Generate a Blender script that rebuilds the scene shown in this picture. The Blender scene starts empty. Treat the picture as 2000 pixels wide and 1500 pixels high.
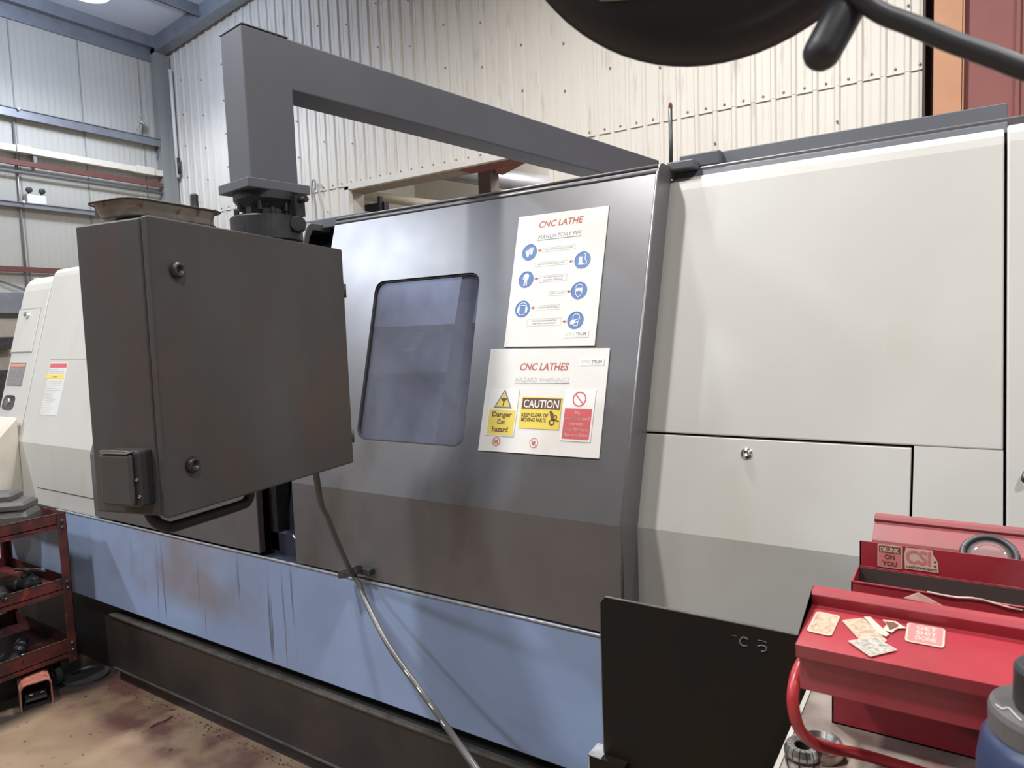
import bpy, bmesh, math, random
from mathutils import Vector, Matrix
random.seed(7)
sc = bpy.context.scene
COL = sc.collection
H = 1.573                       # eye height

# ------------------------------------------------------------------ materials
def mat(name, col, rough=.5, metal=0., var=.0, scale=4., col2=None, bump=0., stretch=(1,1,1), spec=.5, detail=6,
        emit=None, estr=0., alpha=1., coat=0., rvar=0., lo=.4, hi=.65, trans=0.):
    m = bpy.data.materials.new(name); m.use_nodes = True
    nt = m.node_tree; N = nt.nodes; b = N['Principled BSDF']
    b.inputs['Base Color'].default_value = (*col, 1); b.inputs['Roughness'].default_value = rough
    b.inputs['Metallic'].default_value = metal; b.inputs['Specular IOR Level'].default_value = spec
    b.inputs['Coat Weight'].default_value = coat
    b.inputs['Transmission Weight'].default_value = trans
    if emit: b.inputs['Emission Color'].default_value = (*emit, 1); b.inputs['Emission Strength'].default_value = estr
    if var or col2 or bump or rvar:
        tc = N.new('ShaderNodeTexCoord'); mp = N.new('ShaderNodeMapping'); mp.inputs['Scale'].default_value = stretch
        nt.links.new(tc.outputs['Object'], mp.inputs[0])
        nz = N.new('ShaderNodeTexNoise'); nz.inputs['Scale'].default_value = scale; nz.inputs['Detail'].default_value = detail
        nt.links.new(mp.outputs[0], nz.inputs['Vector'])
        cr = N.new('ShaderNodeValToRGB'); cr.color_ramp.elements[0].position = lo; cr.color_ramp.elements[1].position = hi
        c2 = col2 or tuple(c*(1-var) for c in col)
        cr.color_ramp.elements[0].color = (*col, 1); cr.color_ramp.elements[1].color = (*c2, 1)
        nt.links.new(nz.outputs['Fac'], cr.inputs[0]); nt.links.new(cr.outputs[0], b.inputs['Base Color'])
        if bump:
            bp = N.new('ShaderNodeBump'); bp.inputs['Strength'].default_value = bump; bp.inputs['Distance'].default_value = .01
            nt.links.new(nz.outputs['Fac'], bp.inputs['Height']); nt.links.new(bp.outputs[0], b.inputs['Normal'])
        if rvar:
            mr = N.new('ShaderNodeMapRange'); mr.inputs[3].default_value = rough-rvar; mr.inputs[4].default_value = rough+rvar
            nt.links.new(nz.outputs['Fac'], mr.inputs[0]); nt.links.new(mr.outputs[0], b.inputs['Roughness'])
    return m

def second_noise(m, col, scale, stretch, lo, hi, box=None, detail=5):
    """mix a second colour over the base colour; box limits it softly to a region of the object (xmin,xmax,zmin,zmax)."""
    nt = m.node_tree; N = nt.nodes; b = N['Principled BSDF']
    src = b.inputs['Base Color'].links[0].from_socket if b.inputs['Base Color'].links else None
    tc = N.new('ShaderNodeTexCoord'); mp = N.new('ShaderNodeMapping'); mp.inputs['Scale'].default_value = stretch
    nt.links.new(tc.outputs['Object'], mp.inputs[0])
    nz = N.new('ShaderNodeTexNoise'); nz.inputs['Scale'].default_value = scale; nz.inputs['Detail'].default_value = detail
    nt.links.new(mp.outputs[0], nz.inputs['Vector'])
    mr = N.new('ShaderNodeMapRange'); mr.inputs[1].default_value = lo; mr.inputs[2].default_value = hi
    nt.links.new(nz.outputs['Fac'], mr.inputs[0]); fac = mr.outputs[0]
    if box:
        sx = N.new('ShaderNodeSeparateXYZ'); nt.links.new(tc.outputs['Object'], sx.inputs[0])
        for ax, a, c, w in box:
            for (p, q) in ((a-w, a), (c+w, c)):
                r = N.new('ShaderNodeMapRange'); r.inputs[1].default_value = p; r.inputs[2].default_value = q
                nt.links.new(sx.outputs[ax], r.inputs[0])
                mu = N.new('ShaderNodeMath'); mu.operation = 'MULTIPLY'
                nt.links.new(fac, mu.inputs[0]); nt.links.new(r.outputs[0], mu.inputs[1]); fac = mu.outputs[0]
    mx = N.new('ShaderNodeMix'); mx.data_type = 'RGBA'
    nt.links.new(fac, mx.inputs[0])
    if src: nt.links.new(src, mx.inputs[6])
    else: mx.inputs[6].default_value = b.inputs['Base Color'].default_value
    mx.inputs[7].default_value = (*col, 1)
    nt.links.new(mx.outputs[2], b.inputs['Base Color'])

M = {}
M['cream'] = mat('cream_paint', (.50,.49,.452), .42, var=.05, scale=3, spec=.45)
second_noise(M['cream'], (.45,.42,.36), 5, (1,1,.35), .60, .85)
M['cream_old'] = mat('cream_paint_grubby', (.52,.48,.41), .5, var=.15, scale=6)
M['grey'] = mat('dark_grey_enamel', (.175,.172,.178), .36, metal=.5, var=.12, scale=5, spec=.6, rvar=.04)
second_noise(M['grey'], (.10,.08,.065), 4, (1,1,.5), .55, .8, box=((2,-.4,1.2,.2),))
M['cab'] = mat('cabinet_paint', (.072,.069,.067), .48, var=.25, scale=3.5, stretch=(1,1,.45), spec=.35)
second_noise(M['cab'], (.085,.055,.045), 5, (1,1,.6), .52, .75)
M['arm'] = mat('arm_paint', (.125,.133,.150), .45, var=.12, scale=3, spec=.4)
M['blue'] = mat('blue_paint', (.245,.325,.50), .5, var=.08, scale=5, spec=.4)
second_noise(M['blue'], (.21,.20,.235), 2.4, (1,1,1.2), .36, .60, box=((0,-1.10,-.45,.30),(2,.52,.9,.10)))
second_noise(M['blue'], (.13,.14,.20), 14, (3,1,.10), .62, .70, box=((0,-1.05,-.05,.15),(2,.42,.68,.08)), detail=3)
M['lip'] = mat('worn_bright_edge', (.62,.64,.68), .3, metal=.6, var=.4, scale=30)
M['black'] = mat('black_oily_paint', (.018,.0175,.0178), .42, var=.4, scale=5, col2=(.034,.026,.022), rvar=.08)
M['blackedge'] = mat('black_worn_edge', (.12,.115,.105), .4, metal=.4, var=.4, scale=20)
M['void'] = mat('machine_interior', (.008,.008,.011), .6)
M['navy'] = mat('dark_blue_casting', (.018,.022,.04), .4)
M['rubber'] = mat('black_rubber', (.018,.018,.018), .6)
M['pane'] = mat('window_pane', (.66,.70,.84), .04, trans=.88, var=.35, scale=5, col2=(.52,.55,.68), stretch=(1.5,1,.8))
M['white'] = mat('white_board', (.74,.72,.68), .35, var=.03, scale=30)
M['card'] = mat('white_card', (.78,.77,.74), .4)
M['signred'] = mat('sign_red', (.42,.12,.09), .5)
M['signgrey'] = mat('sign_grey_text', (.20,.20,.20), .5)
M['pale'] = mat('faint_grey_text', (.46,.45,.42), .5)
M['signblue'] = mat('sign_blue', (.10,.19,.42), .45)
M['yellow'] = mat('sign_yellow', (.74,.58,.09), .45)
M['brown'] = mat('sign_brown', (.13,.06,.035), .5)
M['prohib'] = mat('sign_prohibit_red', (.60,.11,.12), .45)
M['orange'] = mat('orange_red_print', (.65,.24,.15), .5)
M['shadowline'] = mat('grey_print_line', (.40,.39,.37), .5)
M['chrome'] = mat('chrome', (.75,.75,.76), .18, metal=1.)
M['steel'] = mat('machined_steel', (.52,.50,.47), .28, metal=.95, var=.35, scale=40, stretch=(1,1,4))
M['darksteel'] = mat('dark_steel', (.07,.07,.075), .42, metal=.6, var=.3, scale=20)
M['pan'] = mat('grubby_pan_metal', (.38,.34,.295), .45, metal=.3, var=.3, scale=18)
second_noise(M['pan'], (.25,.08,.06), 60, (1,1,1), .60, .68)
M['panrim'] = mat('tray_dark_rim', (.10,.085,.075), .4, metal=.6, var=.4, scale=25)
M['red'] = mat('toolbox_red', (.31,.024,.035), .42, var=.22, scale=9, spec=.5, coat=.1, rvar=.08)
second_noise(M['red'], (.34,.09,.09), 5, (1,1,1), .56, .85)
M['redfade'] = mat('toolbox_red_dusty', (.27,.06,.065), .5, var=.1, scale=7, col2=(.20,.06,.06))
second_noise(M['redfade'], (.16,.10,.10), 12, (1,1,1), .62, .72)
M['redin'] = mat('toolbox_inside', (.05,.035,.03), .6)
M['handle'] = mat('handle_red', (.36,.025,.03), .32, spec=.55)
M['edge'] = mat('chipped_edge', (.60,.40,.35), .5, var=.5, scale=60)
M['cart'] = mat('cart_red_grimy', (.10,.018,.015), .5, var=.5, scale=14, col2=(.035,.014,.012), bump=.2)
second_noise(M['cart'], (.24,.04,.028), 16, (1,1,1), .62, .72)
M['boxgrey'] = mat('grey_plastic_box', (.075,.075,.070), .6, bump=.15, scale=120, var=.1)
M['bench'] = mat('bench_laminate', (.29,.25,.21), .4, var=.3, scale=8, col2=(.14,.10,.085), lo=.45, hi=.62)
second_noise(M['bench'], (.20,.07,.06), 14, (1,1,1), .58, .72)
M['benchedge'] = mat('bench_edge', (.42,.40,.36), .4)
M['sheet'] = mat('black_sheet_steel', (.009,.009,.009), .42, spec=.25, var=.3, scale=6, col2=(.014,.010,.007), rvar=.1)
M['chalk'] = mat('chalk_mark', (.16,.165,.17), .8, var=.5, scale=60)
M['bottle'] = mat('blue_bottle', (.030,.042,.095), .4, var=.12, scale=10)
M['collar'] = mat('grey_plastic_collar', (.12,.11,.108), .5, var=.2, scale=30)
M['cap'] = mat('black_cap', (.03,.03,.031), .45)
M['lampblack'] = mat('lamp_black', (.03,.031,.036), .45, spec=.5)
M['lampgrey'] = mat('lamp_lens_grey', (.30,.30,.30), .35)
M['pedal'] = mat('pedal_orange_worn', (.36,.12,.08), .5, var=.5, scale=25, col2=(.16,.07,.06), bump=.3)
M['wallw'] = mat('wall_sheet_white', (.66,.625,.565), .5, var=.05, scale=1.2, stretch=(3,1,.4), spec=.35)
second_noise(M['wallw'], (.50,.46,.40), 6, (3,1,.3), .62, .75)
M['walll'] = mat('wall_panel_white', (.47,.455,.415), .5, var=.06, scale=.8, spec=.35)
M['seam'] = mat('panel_joint', (.27,.27,.265), .5)
M['screw'] = mat('screw_grey', (.25,.22,.19), .5, metal=.3)
M['rail'] = mat('galvanised_rail', (.27,.285,.32), .42, metal=.5, var=.15, scale=5)
M['raildk'] = mat('galvanised_dark', (.14,.14,.15), .5, metal=.3)  # darker galvanised grey for the hall frames
M['roof'] = mat('roof_sheet', (.60,.64,.72), .5, var=.05, scale=1)
M['trunk'] = mat('trunking_cream', (.70,.64,.54), .5, var=.08, scale=3)
M['pipered'] = mat('pipe_red', (.15,.055,.045), .5)
M['conduit'] = mat('conduit_grey', (.30,.31,.32), .4, metal=.5)
M['tan'] = mat('column_tan', (.48,.235,.125), .55, var=.08, scale=3)
M['redwall'] = mat('red_door_paint', (.235,.075,.065), .6, var=.12, scale=2)
M['darkgap'] = mat('dark_gap', (.05,.03,.027), .7)
M['block'] = mat('blockwork', (.36,.32,.27), .8, var=.1, scale=8)
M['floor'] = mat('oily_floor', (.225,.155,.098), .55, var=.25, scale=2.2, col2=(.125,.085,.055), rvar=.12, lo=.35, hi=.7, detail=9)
second_noise(M['floor'], (.26,.18,.12), 3.1, (1,1,1), .55, .75, detail=8)
second_noise(M['floor'], (.035,.028,.022), 26, (1,1,1), .66, .72)
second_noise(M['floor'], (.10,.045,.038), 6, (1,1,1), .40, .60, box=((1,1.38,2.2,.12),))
second_noise(M['floor'], (.02,.014,.012), 5, (1,1,1), .25, .5, box=((0,-5.,-3.38,.10),(1,-1.,2.2,.1)))  # oily stain plus the shade under the cart, painted into the floor
M['labelw'] = mat('label_white', (.62,.62,.60), .4)
M['plate'] = mat('rating_plate', (.30,.29,.28), .35, metal=.4, var=.2, scale=40)
M['glassd'] = mat('dark_glass', (.02,.02,.025), .1, coat=.5)
M['clear'] = mat('magnifier_lens', (.85,.8,.78), .08, trans=.9)
M['lampon'] = mat('lamp_diffuser', (1,1,1), .5, emit=(.80,.89,1.), estr=55)
M['sticker'] = mat('sticker_cream', (.46,.36,.26), .5, var=.3, scale=190, col2=(.30,.20,.13))
M['stickw'] = mat('sticker_border', (.56,.40,.33), .5)
M['stickpink'] = mat('sticker_pink', (.55,.17,.16), .5)
M['stickdk'] = mat('sticker_dark', (.12,.055,.03), .5)
M['stickgrey'] = mat('sticker_grey_blotched', (.42,.37,.31), .5, var=.6, scale=230, col2=(.16,.17,.17))

# ------------------------------------------------------------------ mesh helpers
def add_box(bm, lo, hi):
    g = bmesh.ops.create_cube(bm, size=1)
    for v in g['verts']:
        v.co = Vector([lo[i]+(v.co[i]+.5)*(hi[i]-lo[i]) for i in range(3)])
    return g['verts']
def add_obox(bm, fr, lo, hi):
    vs = add_box(bm, lo, hi)
    for v in vs: v.co = fr @ v.co
    return vs
def add_prism(bm, loop, vec):
    """closed polygon swept along vec"""
    vec = Vector(vec); a = [bm.verts.new(Vector(p)) for p in loop]; b = [bm.verts.new(Vector(p)+vec) for p in loop]
    n = len(loop)
    for i in range(n): bm.faces.new((a[i], a[(i+1) % n], b[(i+1) % n], b[i]))
    bm.faces.new(a[::-1]); bm.faces.new(b)
def add_strip(bm, pts, thick_vec, vec):
    """open polyline given thickness, swept along vec"""
    t = Vector(thick_vec)
    add_prism(bm, [Vector(p) for p in pts]+[Vector(p)+t for p in reversed(pts)], vec)
def catmull(pts, k=6):
    P = [Vector(p) for p in pts]; out = []
    for i in range(len(P)-1):
        p0 = P[max(i-1, 0)]; p1 = P[i]; p2 = P[i+1]; p3 = P[min(i+2, len(P)-1)]
        for j in range(k):
            t = j/k
            out.append(.5*((2*p1)+(p2-p0)*t+(2*p0-5*p1+4*p2-p3)*t*t+(3*p1-p0-3*p2+p3)*t**3))
    out.append(P[-1]); return out
def add_tube(bm, pts, r, n=12, smooth=True, cap=True):
    P = catmull(pts) if smooth and len(pts) > 2 else [Vector(p) for p in pts]
    rings = []; up = None
    for i, p in enumerate(P):
        d = (P[min(i+1, len(P)-1)]-P[max(i-1, 0)]).normalized()
        if up is None:
            up = Vector((0, 0, 1)) if abs(d.z) < .9 else Vector((1, 0, 0))
        s = d.cross(up).normalized(); up = s.cross(d).normalized()
        rr = r(i/(len(P)-1)) if callable(r) else r
        rings.append([bm.verts.new(p+s*math.cos(a)*rr+up*math.sin(a)*rr) for a in [2*math.pi*k/n for k in range(n)]])
    for a, b in zip(rings, rings[1:]):
        for k in range(n):
            f = bm.faces.new((a[k], a[(k+1) % n], b[(k+1) % n], b[k])); f.smooth = True
    if cap: bm.faces.new(rings[0][::-1]); bm.faces.new(rings[-1])
def frame(o, z, x=None):
    z = Vector(z).normalized()
    x = Vector(x) if x else (Vector((1, 0, 0)) if abs(z.x) < .9 else Vector((0, 1, 0)))
    x = (x-z*x.dot(z)).normalized(); y = z.cross(x)
    return Matrix(((x.x, y.x, z.x, o[0]), (x.y, y.y, z.y, o[1]), (x.z, y.z, z.z, o[2]), (0, 0, 0, 1)))
def add_lathe(bm, prof, fr, n=32, close=True, smooth=False):
    """profile of (r, z) turned about the z axis of frame fr"""
    rings = []
    for r, z in prof:
        if r < 1e-5: rings.append([bm.verts.new(fr @ Vector((0, 0, z)))])
        else: rings.append([bm.verts.new(fr @ Vector((r*math.cos(2*math.pi*k/n), r*math.sin(2*math.pi*k/n), z))) for k in range(n)])
    for a, b in zip(rings, rings[1:]):
        for k in range(n):
            if len(a) == 1 and len(b) == 1: break
            if len(a) == 1: f = bm.faces.new((a[0], b[(k+1) % n], b[k]))
            elif len(b) == 1: f = bm.faces.new((a[k], a[(k+1) % n], b[0]))
            else: f = bm.faces.new((a[k], a[(k+1) % n], b[(k+1) % n], b[k]))
            f.smooth = smooth
def rrect(x0, x1, y0, y1, r, k=5):
    out = []
    for cx, cy, a0 in ((x1-r, y1-r, 0), (x0+r, y1-r, 90), (x0+r, y0+r, 180), (x1-r, y0+r, 270)):
        for j in range(k+1):
            a = math.radians(a0+90*j/k); out.append((cx+r*math.cos(a), cy+r*math.sin(a)))
    return out
def rquad(c, r, k=5):
    """rounded loop of four 2D corners (counter-clockwise)"""
    out = []; n = len(c)
    for i in range(n):
        p = Vector(c[i]); a = (Vector(c[i-1])-p).normalized(); b = (Vector(c[(i+1) % n])-p).normalized()
        A = p+a*r; B = p+b*r
        for j in range(k+1):
            t = j/k; out.append(tuple(A*(1-t)**2+p*2*t*(1-t)+B*t*t))
    return out

# ------------------------------------------------------------------ object helpers
BASE = {}
def link(o, parent):
    COL.objects.link(o)
    if parent: o.parent = parent
def worldloc(o):
    p = Vector((0, 0, 0))
    while o is not None: p += o.location; o = o.parent
    return p
def obj(name, bm, m, parent=None, bevel=0., loc=None, seg=2, recalc=True):
    if recalc: bmesh.ops.recalc_face_normals(bm, faces=bm.faces)
    if bevel:
        es = [e for e in bm.edges if len(e.link_faces) == 2 and e.calc_face_angle(0) > .6]
        if es: bmesh.ops.bevel(bm, geom=es, offset=bevel, segments=seg, affect='EDGES', profile=.5, clamp_overlap=True)
    base = worldloc(parent) if parent else Vector((0, 0, 0))
    if loc is None and not parent:
        bb = [v.co for v in bm.verts]
        loc = Vector(((min(v.x for v in bb)+max(v.x for v in bb))/2, (min(v.y for v in bb)+max(v.y for v in bb))/2, min(v.z for v in bb)))
    off = Vector(loc) if loc is not None else base
    for v in bm.verts: v.co -= off
    me = bpy.data.meshes.new(name); bm.to_mesh(me); bm.free()
    for mm in (m if isinstance(m, (list, tuple)) else [m]): me.materials.append(mm)
    o = bpy.data.objects.new(name, me); link(o, parent)
    o.location = (off-base) if not parent else (off-base if loc is not None else (0, 0, 0))
    return o
def tag(o, label, cat, group=None):
    o['label'] = label; o['category'] = cat
    if group: o['group'] = group
    return o
def struct(name, bm, m, bevel=0.):
    o = obj(name, bm, m, None, bevel, loc=(0, 0, 0)); o['kind'] = 'structure'; return o
def thing(name, label, cat, loc, group=None):
    o = bpy.data.objects.new(name, None); COL.objects.link(o); o.location = loc; o.empty_display_size = .1
    return tag(o, label, cat, group)
def box(name, lo, hi, m, parent=None, bevel=0.):
    bm = bmesh.new(); add_box(bm, lo, hi); return obj(name, bm, m, parent, bevel)
def copy_tree(o, parent=None):
    c = o.copy(); COL.objects.link(c); c.parent = parent
    for ch in list(o.children): copy_tree(ch, c)
    return c
_dg = None
def text_bm(bm, body, fr, height, width=None, bold=0., shear=0., align='CENTER', lift=0.):
    cu = bpy.data.curves.new('t', 'FONT'); cu.body = body; cu.size = 1; cu.offset = bold; cu.shear = shear
    cu.resolution_u = 3
    o = bpy.data.objects.new('t', cu); COL.objects.link(o)
    bpy.context.view_layer.update()
    dg = bpy.context.evaluated_depsgraph_get()
    me = bpy.data.meshes.new_from_object(o.evaluated_get(dg))
    xs = [v.co.x for v in me.vertices]; ys = [v.co.y for v in me.vertices]
    x0, x1 = min(xs), max(xs)
    sy = height/.7; sx = (width/(x1-x0)) if width else sy
    ox = {'CENTER': (x0+x1)/2, 'LEFT': x0, 'RIGHT': x1}[align]
    vs = [bm.verts.new(fr @ Vector(((v.co.x-ox)*sx, v.co.y*sy, lift))) for v in me.vertices]
    for p in me.polygons:
        try: bm.faces.new([vs[i] for i in p.vertices])
        except ValueError: pass
    bpy.data.objects.remove(o); bpy.data.curves.remove(cu); bpy.data.meshes.remove(me)
def poly_bm(bm, fr, loop, z0=0., z1=.0004):
    add_prism(bm, [fr @ Vector((p[0], p[1], z0)) for p in loop], (fr.to_3x3() @ Vector((0, 0, z1-z0))))
def circ(cx, cy, r, n=28): return [(cx+r*math.cos(2*math.pi*k/n), cy+r*math.sin(2*math.pi*k/n)) for k in range(n)]
def ring_bm(bm, fr, cx, cy, r0, r1, z, t=.0004, n=32):
    for k in range(n):
        a, b = 2*math.pi*k/n, 2*math.pi*(k+1)/n
        poly_bm(bm, fr, [(cx+r0*math.cos(a), cy+r0*math.sin(a)), (cx+r1*math.cos(a), cy+r1*math.sin(a)),
                         (cx+r1*math.cos(b), cy+r1*math.sin(b)), (cx+r0*math.cos(b), cy+r0*math.sin(b))], z, z+t)
def outline_bm(bm, fr, x0, x1, y0, y1, w, z):
    for q in (((x0, y0), (x1, y0), (x1, y0+w), (x0, y0+w)), ((x0, y1-w), (x1, y1-w), (x1, y1), (x0, y1)),
              ((x0, y0), (x0+w, y0), (x0+w, y1), (x0, y1)), ((x1-w, y0), (x1, y0), (x1, y1), (x1-w, y1))):
        poly_bm(bm, fr, q, z, z+.0003)

# ================================================================== SETTING
WX, WY = -12.30, 7.60
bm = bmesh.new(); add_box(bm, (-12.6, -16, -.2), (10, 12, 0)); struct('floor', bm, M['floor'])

def corr_wall(bm, x0, x1, z0, z1, ztop=None, y=WY, pitch=.1985, phase=-2.629, d=.024):
    """trapezoid-rib sheet; ribs stand towards -Y"""
    pts = []; k0 = math.floor((x0-phase)/pitch)-1; k1 = math.ceil((x1-phase)/pitch)+1
    for k in range(k0, k1+1):
        c = phase+k*pitch-.035
        pts += [(c-.030, 0), (c-.016, -d), (c+.016, -d), (c+.034, 0)]
        pts += [(c+.085, 0), (c+.088, -.004), (c+.094, -.004), (c+.097, 0)]
    pts = [(min(max(x, x0), x1), yy) for x, yy in pts if x0-.06 <= x <= x1+.06]
    q = [pts[0]]
    for p in pts[1:]:
        if p[0] > q[-1][0]+1e-6: q.append(p)
    prev = None
    for x, yy in q:
        zt = ztop(x) if ztop else z1
        a = bm.verts.new((x, y+yy, z0)); b = bm.verts.new((x, y+yy, zt)); 
        if prev: bm.faces.new((prev[0], a, b, prev[1]))
        prev = (a, b)
roofz = lambda x: 6.98+.118*(x-WX) if x < .5 else 6.98+.118*(.5-WX)-.118*(x-.5)
bm = bmesh.new()
LAP = 3.822
corr_wall(bm, WX, -.36, LAP, 0, ztop=lambda x: roofz(x)-.02)
corr_wall(bm, WX, -7.80, 0, LAP, y=WY+.006)
corr_wall(bm, -4.27, -.36, 0, LAP, y=WY+.006)
corr_wall(bm, -7.80, -4.27, 3.80, LAP+.001, y=WY+.006)
corr_wall(bm, -7.80, -4.27, 0, 2.3, y=WY+.006)
add_box(bm, (WX, WY-.012, LAP-.006), (-.36, WY+.001, LAP+.001))
wall = struct('wall_back', bm, M['wallw'])
bm = bmesh.new()
for k in range(0, 60):
    x = -2.629+.0645-(k-11)*.1985
    if x < WX or x > -.37: continue
    fr = frame((x, WY-.004, LAP+.045), (0, -1, 0)); add_lathe(bm, [(0, .012), (.011, .010), (.013, 0)], fr, 8)
    if k % 3 == 0:
        for z in (4.4, 4.95, 5.5, 6.1, 3.35, 2.9):
            if -7.8 < x < -4.3 and z < LAP: continue
            fr = frame((x-.095, WY-.036, z+.13*(k % 2)), (0, -1, 0)); add_lathe(bm, [(0, .012), (.011, .010), (.013, 0)], fr, 8)
sc_o = obj('screw_heads', bm, M['screw'], wall); sc_o['kind'] = 'stuff'

# left wall: flat micro-ribbed panels
bm = bmesh.new(); y = -16.; prev = None; k = 0
while y <= WY:
    yy = y; dx = (0, .004, .004, 0)[k % 4]; y += (.05, .012, .022, .012)[k % 4]; k += 1
    a = bm.verts.new((WX+dx, yy, 2.0)); b = bm.verts.new((WX+dx, yy, 6.98))
    if prev: bm.faces.new((prev[0], a, b, prev[1]))
    prev = (a, b)
wl = struct('wall_left', bm, M['walll'])
bm = bmesh.new()
for yj in (5.08-1.0*j for j in range(-2, 20)):
    add_box(bm, (WX, yj, 2.0), (WX+.012, yj+.018, 6.95))
obj('panel_joint', bm, M['seam'], wl)
bm = bmesh.new(); add_box(bm, (WX-.1, -16, 0), (WX+.14, WY, 2.02)); struct('wall_left_lower', bm, M['block'])

# roof sheet with purlins and gable rafter
bm = bmesh.new()
for x0, x1 in ((WX-.2, .5), (.5, 10)):
    add_prism(bm, [(x0, -16, roofz(x0)), (x1, -16, roofz(x1)), (x1, -16, roofz(x1)+.08), (x0, -16, roofz(x0)+.08)], (0, 16+WY+.3, 0))
struct('ceiling', bm, M['roof'])
t_i = 1
for x in (-10.75, -8.9, -7.1, -5.3, -3.5, -1.7, 2, 4, 6, 8):
    z = roofz(x); bm = bmesh.new()
    add_box(bm, (x-.035, -16, z-.20), (x-.015, WY-.2, z)); add_box(bm, (x-.035, -16, z-.20), (x+.045, WY-.2, z-.185)); add_box(bm, (x-.07, -16, z-.02), (x-.02, WY-.2, z))
    struct('trim_%d' % t_i, bm, M['rail']); t_i += 1
# gable rafter: bottom edge drawn just in front of the sheet tops
bm = bmesh.new()
lo = lambda x: roofz(x)-.27
for x0, x1 in ((WX, .5), (.5, 10)):
    add_prism(bm, [(x0, WY-.28, lo(x0)), (x1, WY-.28, lo(x1)), (x1, WY-.28, roofz(x1)), (x0, WY-.28, roofz(x0))], (0, .2, 0))
struct('trim_%d' % t_i, bm, M['rail']); t_i += 1
for yy in (1.4, -4.6, -10.6):
    bm = bmesh.new()
    add_prism(bm, [(WX+.2, yy, roofz(WX)-.75), (.5, yy, roofz(.5)-.55), (.5, yy, roofz(.5)-.2), (WX+.2, yy, roofz(WX)-.2)], (0, .18, 0))
    add_box(bm, (WX+.02, yy, 0), (WX+.32, yy+.18, roofz(WX)-.2)) if yy < 0 else None
    if yy < 0: struct('trim_%d' % t_i, bm, M['raildk']); t_i += 1
    else: bm.free()
# eaves member on the left wall
bm = bmesh.new(); add_box(bm, (WX-.05, -16, 6.58), (WX+.035, WY, 7.0)); add_box(bm, (WX, -16, 6.80), (WX+.16, WY, 7.0))
struct('trim_%d' % t_i, bm, M['rail']); t_i += 1
# corner stanchion
bm = bmesh.new(); add_box(bm, (WX, 7.32, 0), (WX+.16, 7.54, 6.8)); add_box(bm, (WX+.16, 7.50, 3.4), (WX+.20, 7.57, 6.7))
struct('trim_%d' % t_i, bm, mat('stanchion_grey', (.27,.27,.26), .5)); t_i += 1
# sheeting rails on the left wall
def rail(y1, zt, zb, depth=.14):
    global t_i
    bm = bmesh.new(); x = WX
    add_box(bm, (x, -16, zb+.035), (x+depth, y1, zt)); add_box(bm, (x+depth-.012, -16, zb), (x+depth, y1, zb+.04)); add_box(bm, (x, -16, zt-.012), (x+depth+.02, y1, zt))
    o = struct('trim_%d' % t_i, bm, M['rail'], .003); t_i += 1
    return o
rail(7.32, 5.215, 5.075); rail(7.32, 3.80, 3.72)
bm = bmesh.new()
add_prism(bm, [(WX+.02, 7.30, 5.08), (WX+.14, 7.30, 5.08), (WX+.02, 7.30, 4.86)], (0, .02, 0)); struct('trim_%d' % t_i, bm, M['rail']); t_i += 1
bm = bmesh.new(); add_box(bm, (WX, -16, 2.10), (WX+.20, 7.3, 2.41)); struct('trim_%d' % t_i, bm, M['rail'], .004); t_i += 1

# window opening in the back wall with the room seen through it
bm = bmesh.new()
XL, XR, ZT, ZB = -7.80, -4.27, 3.80, 2.3
for lo_, hi_ in (((XL-.03, WY-.05, ZB), (XL+.06, WY+.03, ZT)), ((XR-.03, WY-.05, ZB), (XR+.03, WY+.03, ZT)), ((XL-.03, WY-.05, ZT-.055), (XR+.03, WY+.03, ZT+.035)), ((XL-.03, WY-.05, ZB-.03), (XR+.03, WY+.03, ZB+.05))):
    add_box(bm, lo_, hi_)
w1 = struct('window_1', bm, M['wallw'], .004)
bm = bmesh.new()
add_box(bm, (XL-.02, WY+.03, ZB), (XL, WY+.33, ZT)); add_box(bm, (XR, WY+.03, ZB), (XR+.02, WY+.33, ZT)); add_box(bm, (XL, WY+.03, ZB-.02), (XR, WY+.33, ZB))
obj('window_reveal', bm, M['walll'], w1)
bm = bmesh.new(); add_box(bm, (XL, WY+.03, ZT-.06), (-5.75, WY+.33, ZT+.02)); obj('window_lintel', bm, M['block'], w1)
bm = bmesh.new(); add_box(bm, (-5.75, WY+.03, ZT-.06), (XR, WY+.33, ZT+.02)); obj('window_lintel', bm, M['redwall'], w1)
bm = bmesh.new(); add_box(bm, (-9.5, WY+3.4, 1.0), (-2.5, WY+3.5, 5.4)); add_box(bm, (-9.5, WY+.34, 1.0), (-9.4, WY+3.5, 5.4))
struct('wall_far_room', bm, M['walll'])
bm = bmesh.new(); add_box(bm, (-9.5, WY+.34, 4.9), (-2.5, WY+3.5, 5.0)); struct('ceiling_far_room', bm, M['cream_old'])
for (a, b, r) in (((-8.6, WY+1.0, 4.55), (-5.6, WY+2.9, 3.9), .16), ((-8.9, WY+.9, 4.0), (-6.6, WY+2.6, 3.55), .08)):
    bm = bmesh.new(); add_tube(bm, [a, b], r, 14, False)
    tag(obj('duct', bm, M['rail' if r > .1 else 'trunk']), 'thick grey round duct seen through wall opening' if r > .1 else 'thin pale pipe below thick duct in wall opening', 'duct')
bm = bmesh.new(); add_box(bm, (-6.25, WY+1.2, 1.0), (-6.02, WY+1.42, 4.9)); struct('trim_%d' % t_i, bm, M['darkgap']); t_i += 1
bm = bmesh.new(); add_box(bm, (-8.2, WY+.5, 2.2), (-7.55, WY+.6, 3.62)); add_box(bm, (-7.63, WY+.44, 2.2), (-7.58, WY+.5, 3.7)); struct('trim_%d' % t_i, bm, M['navy']); t_i += 1
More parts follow.
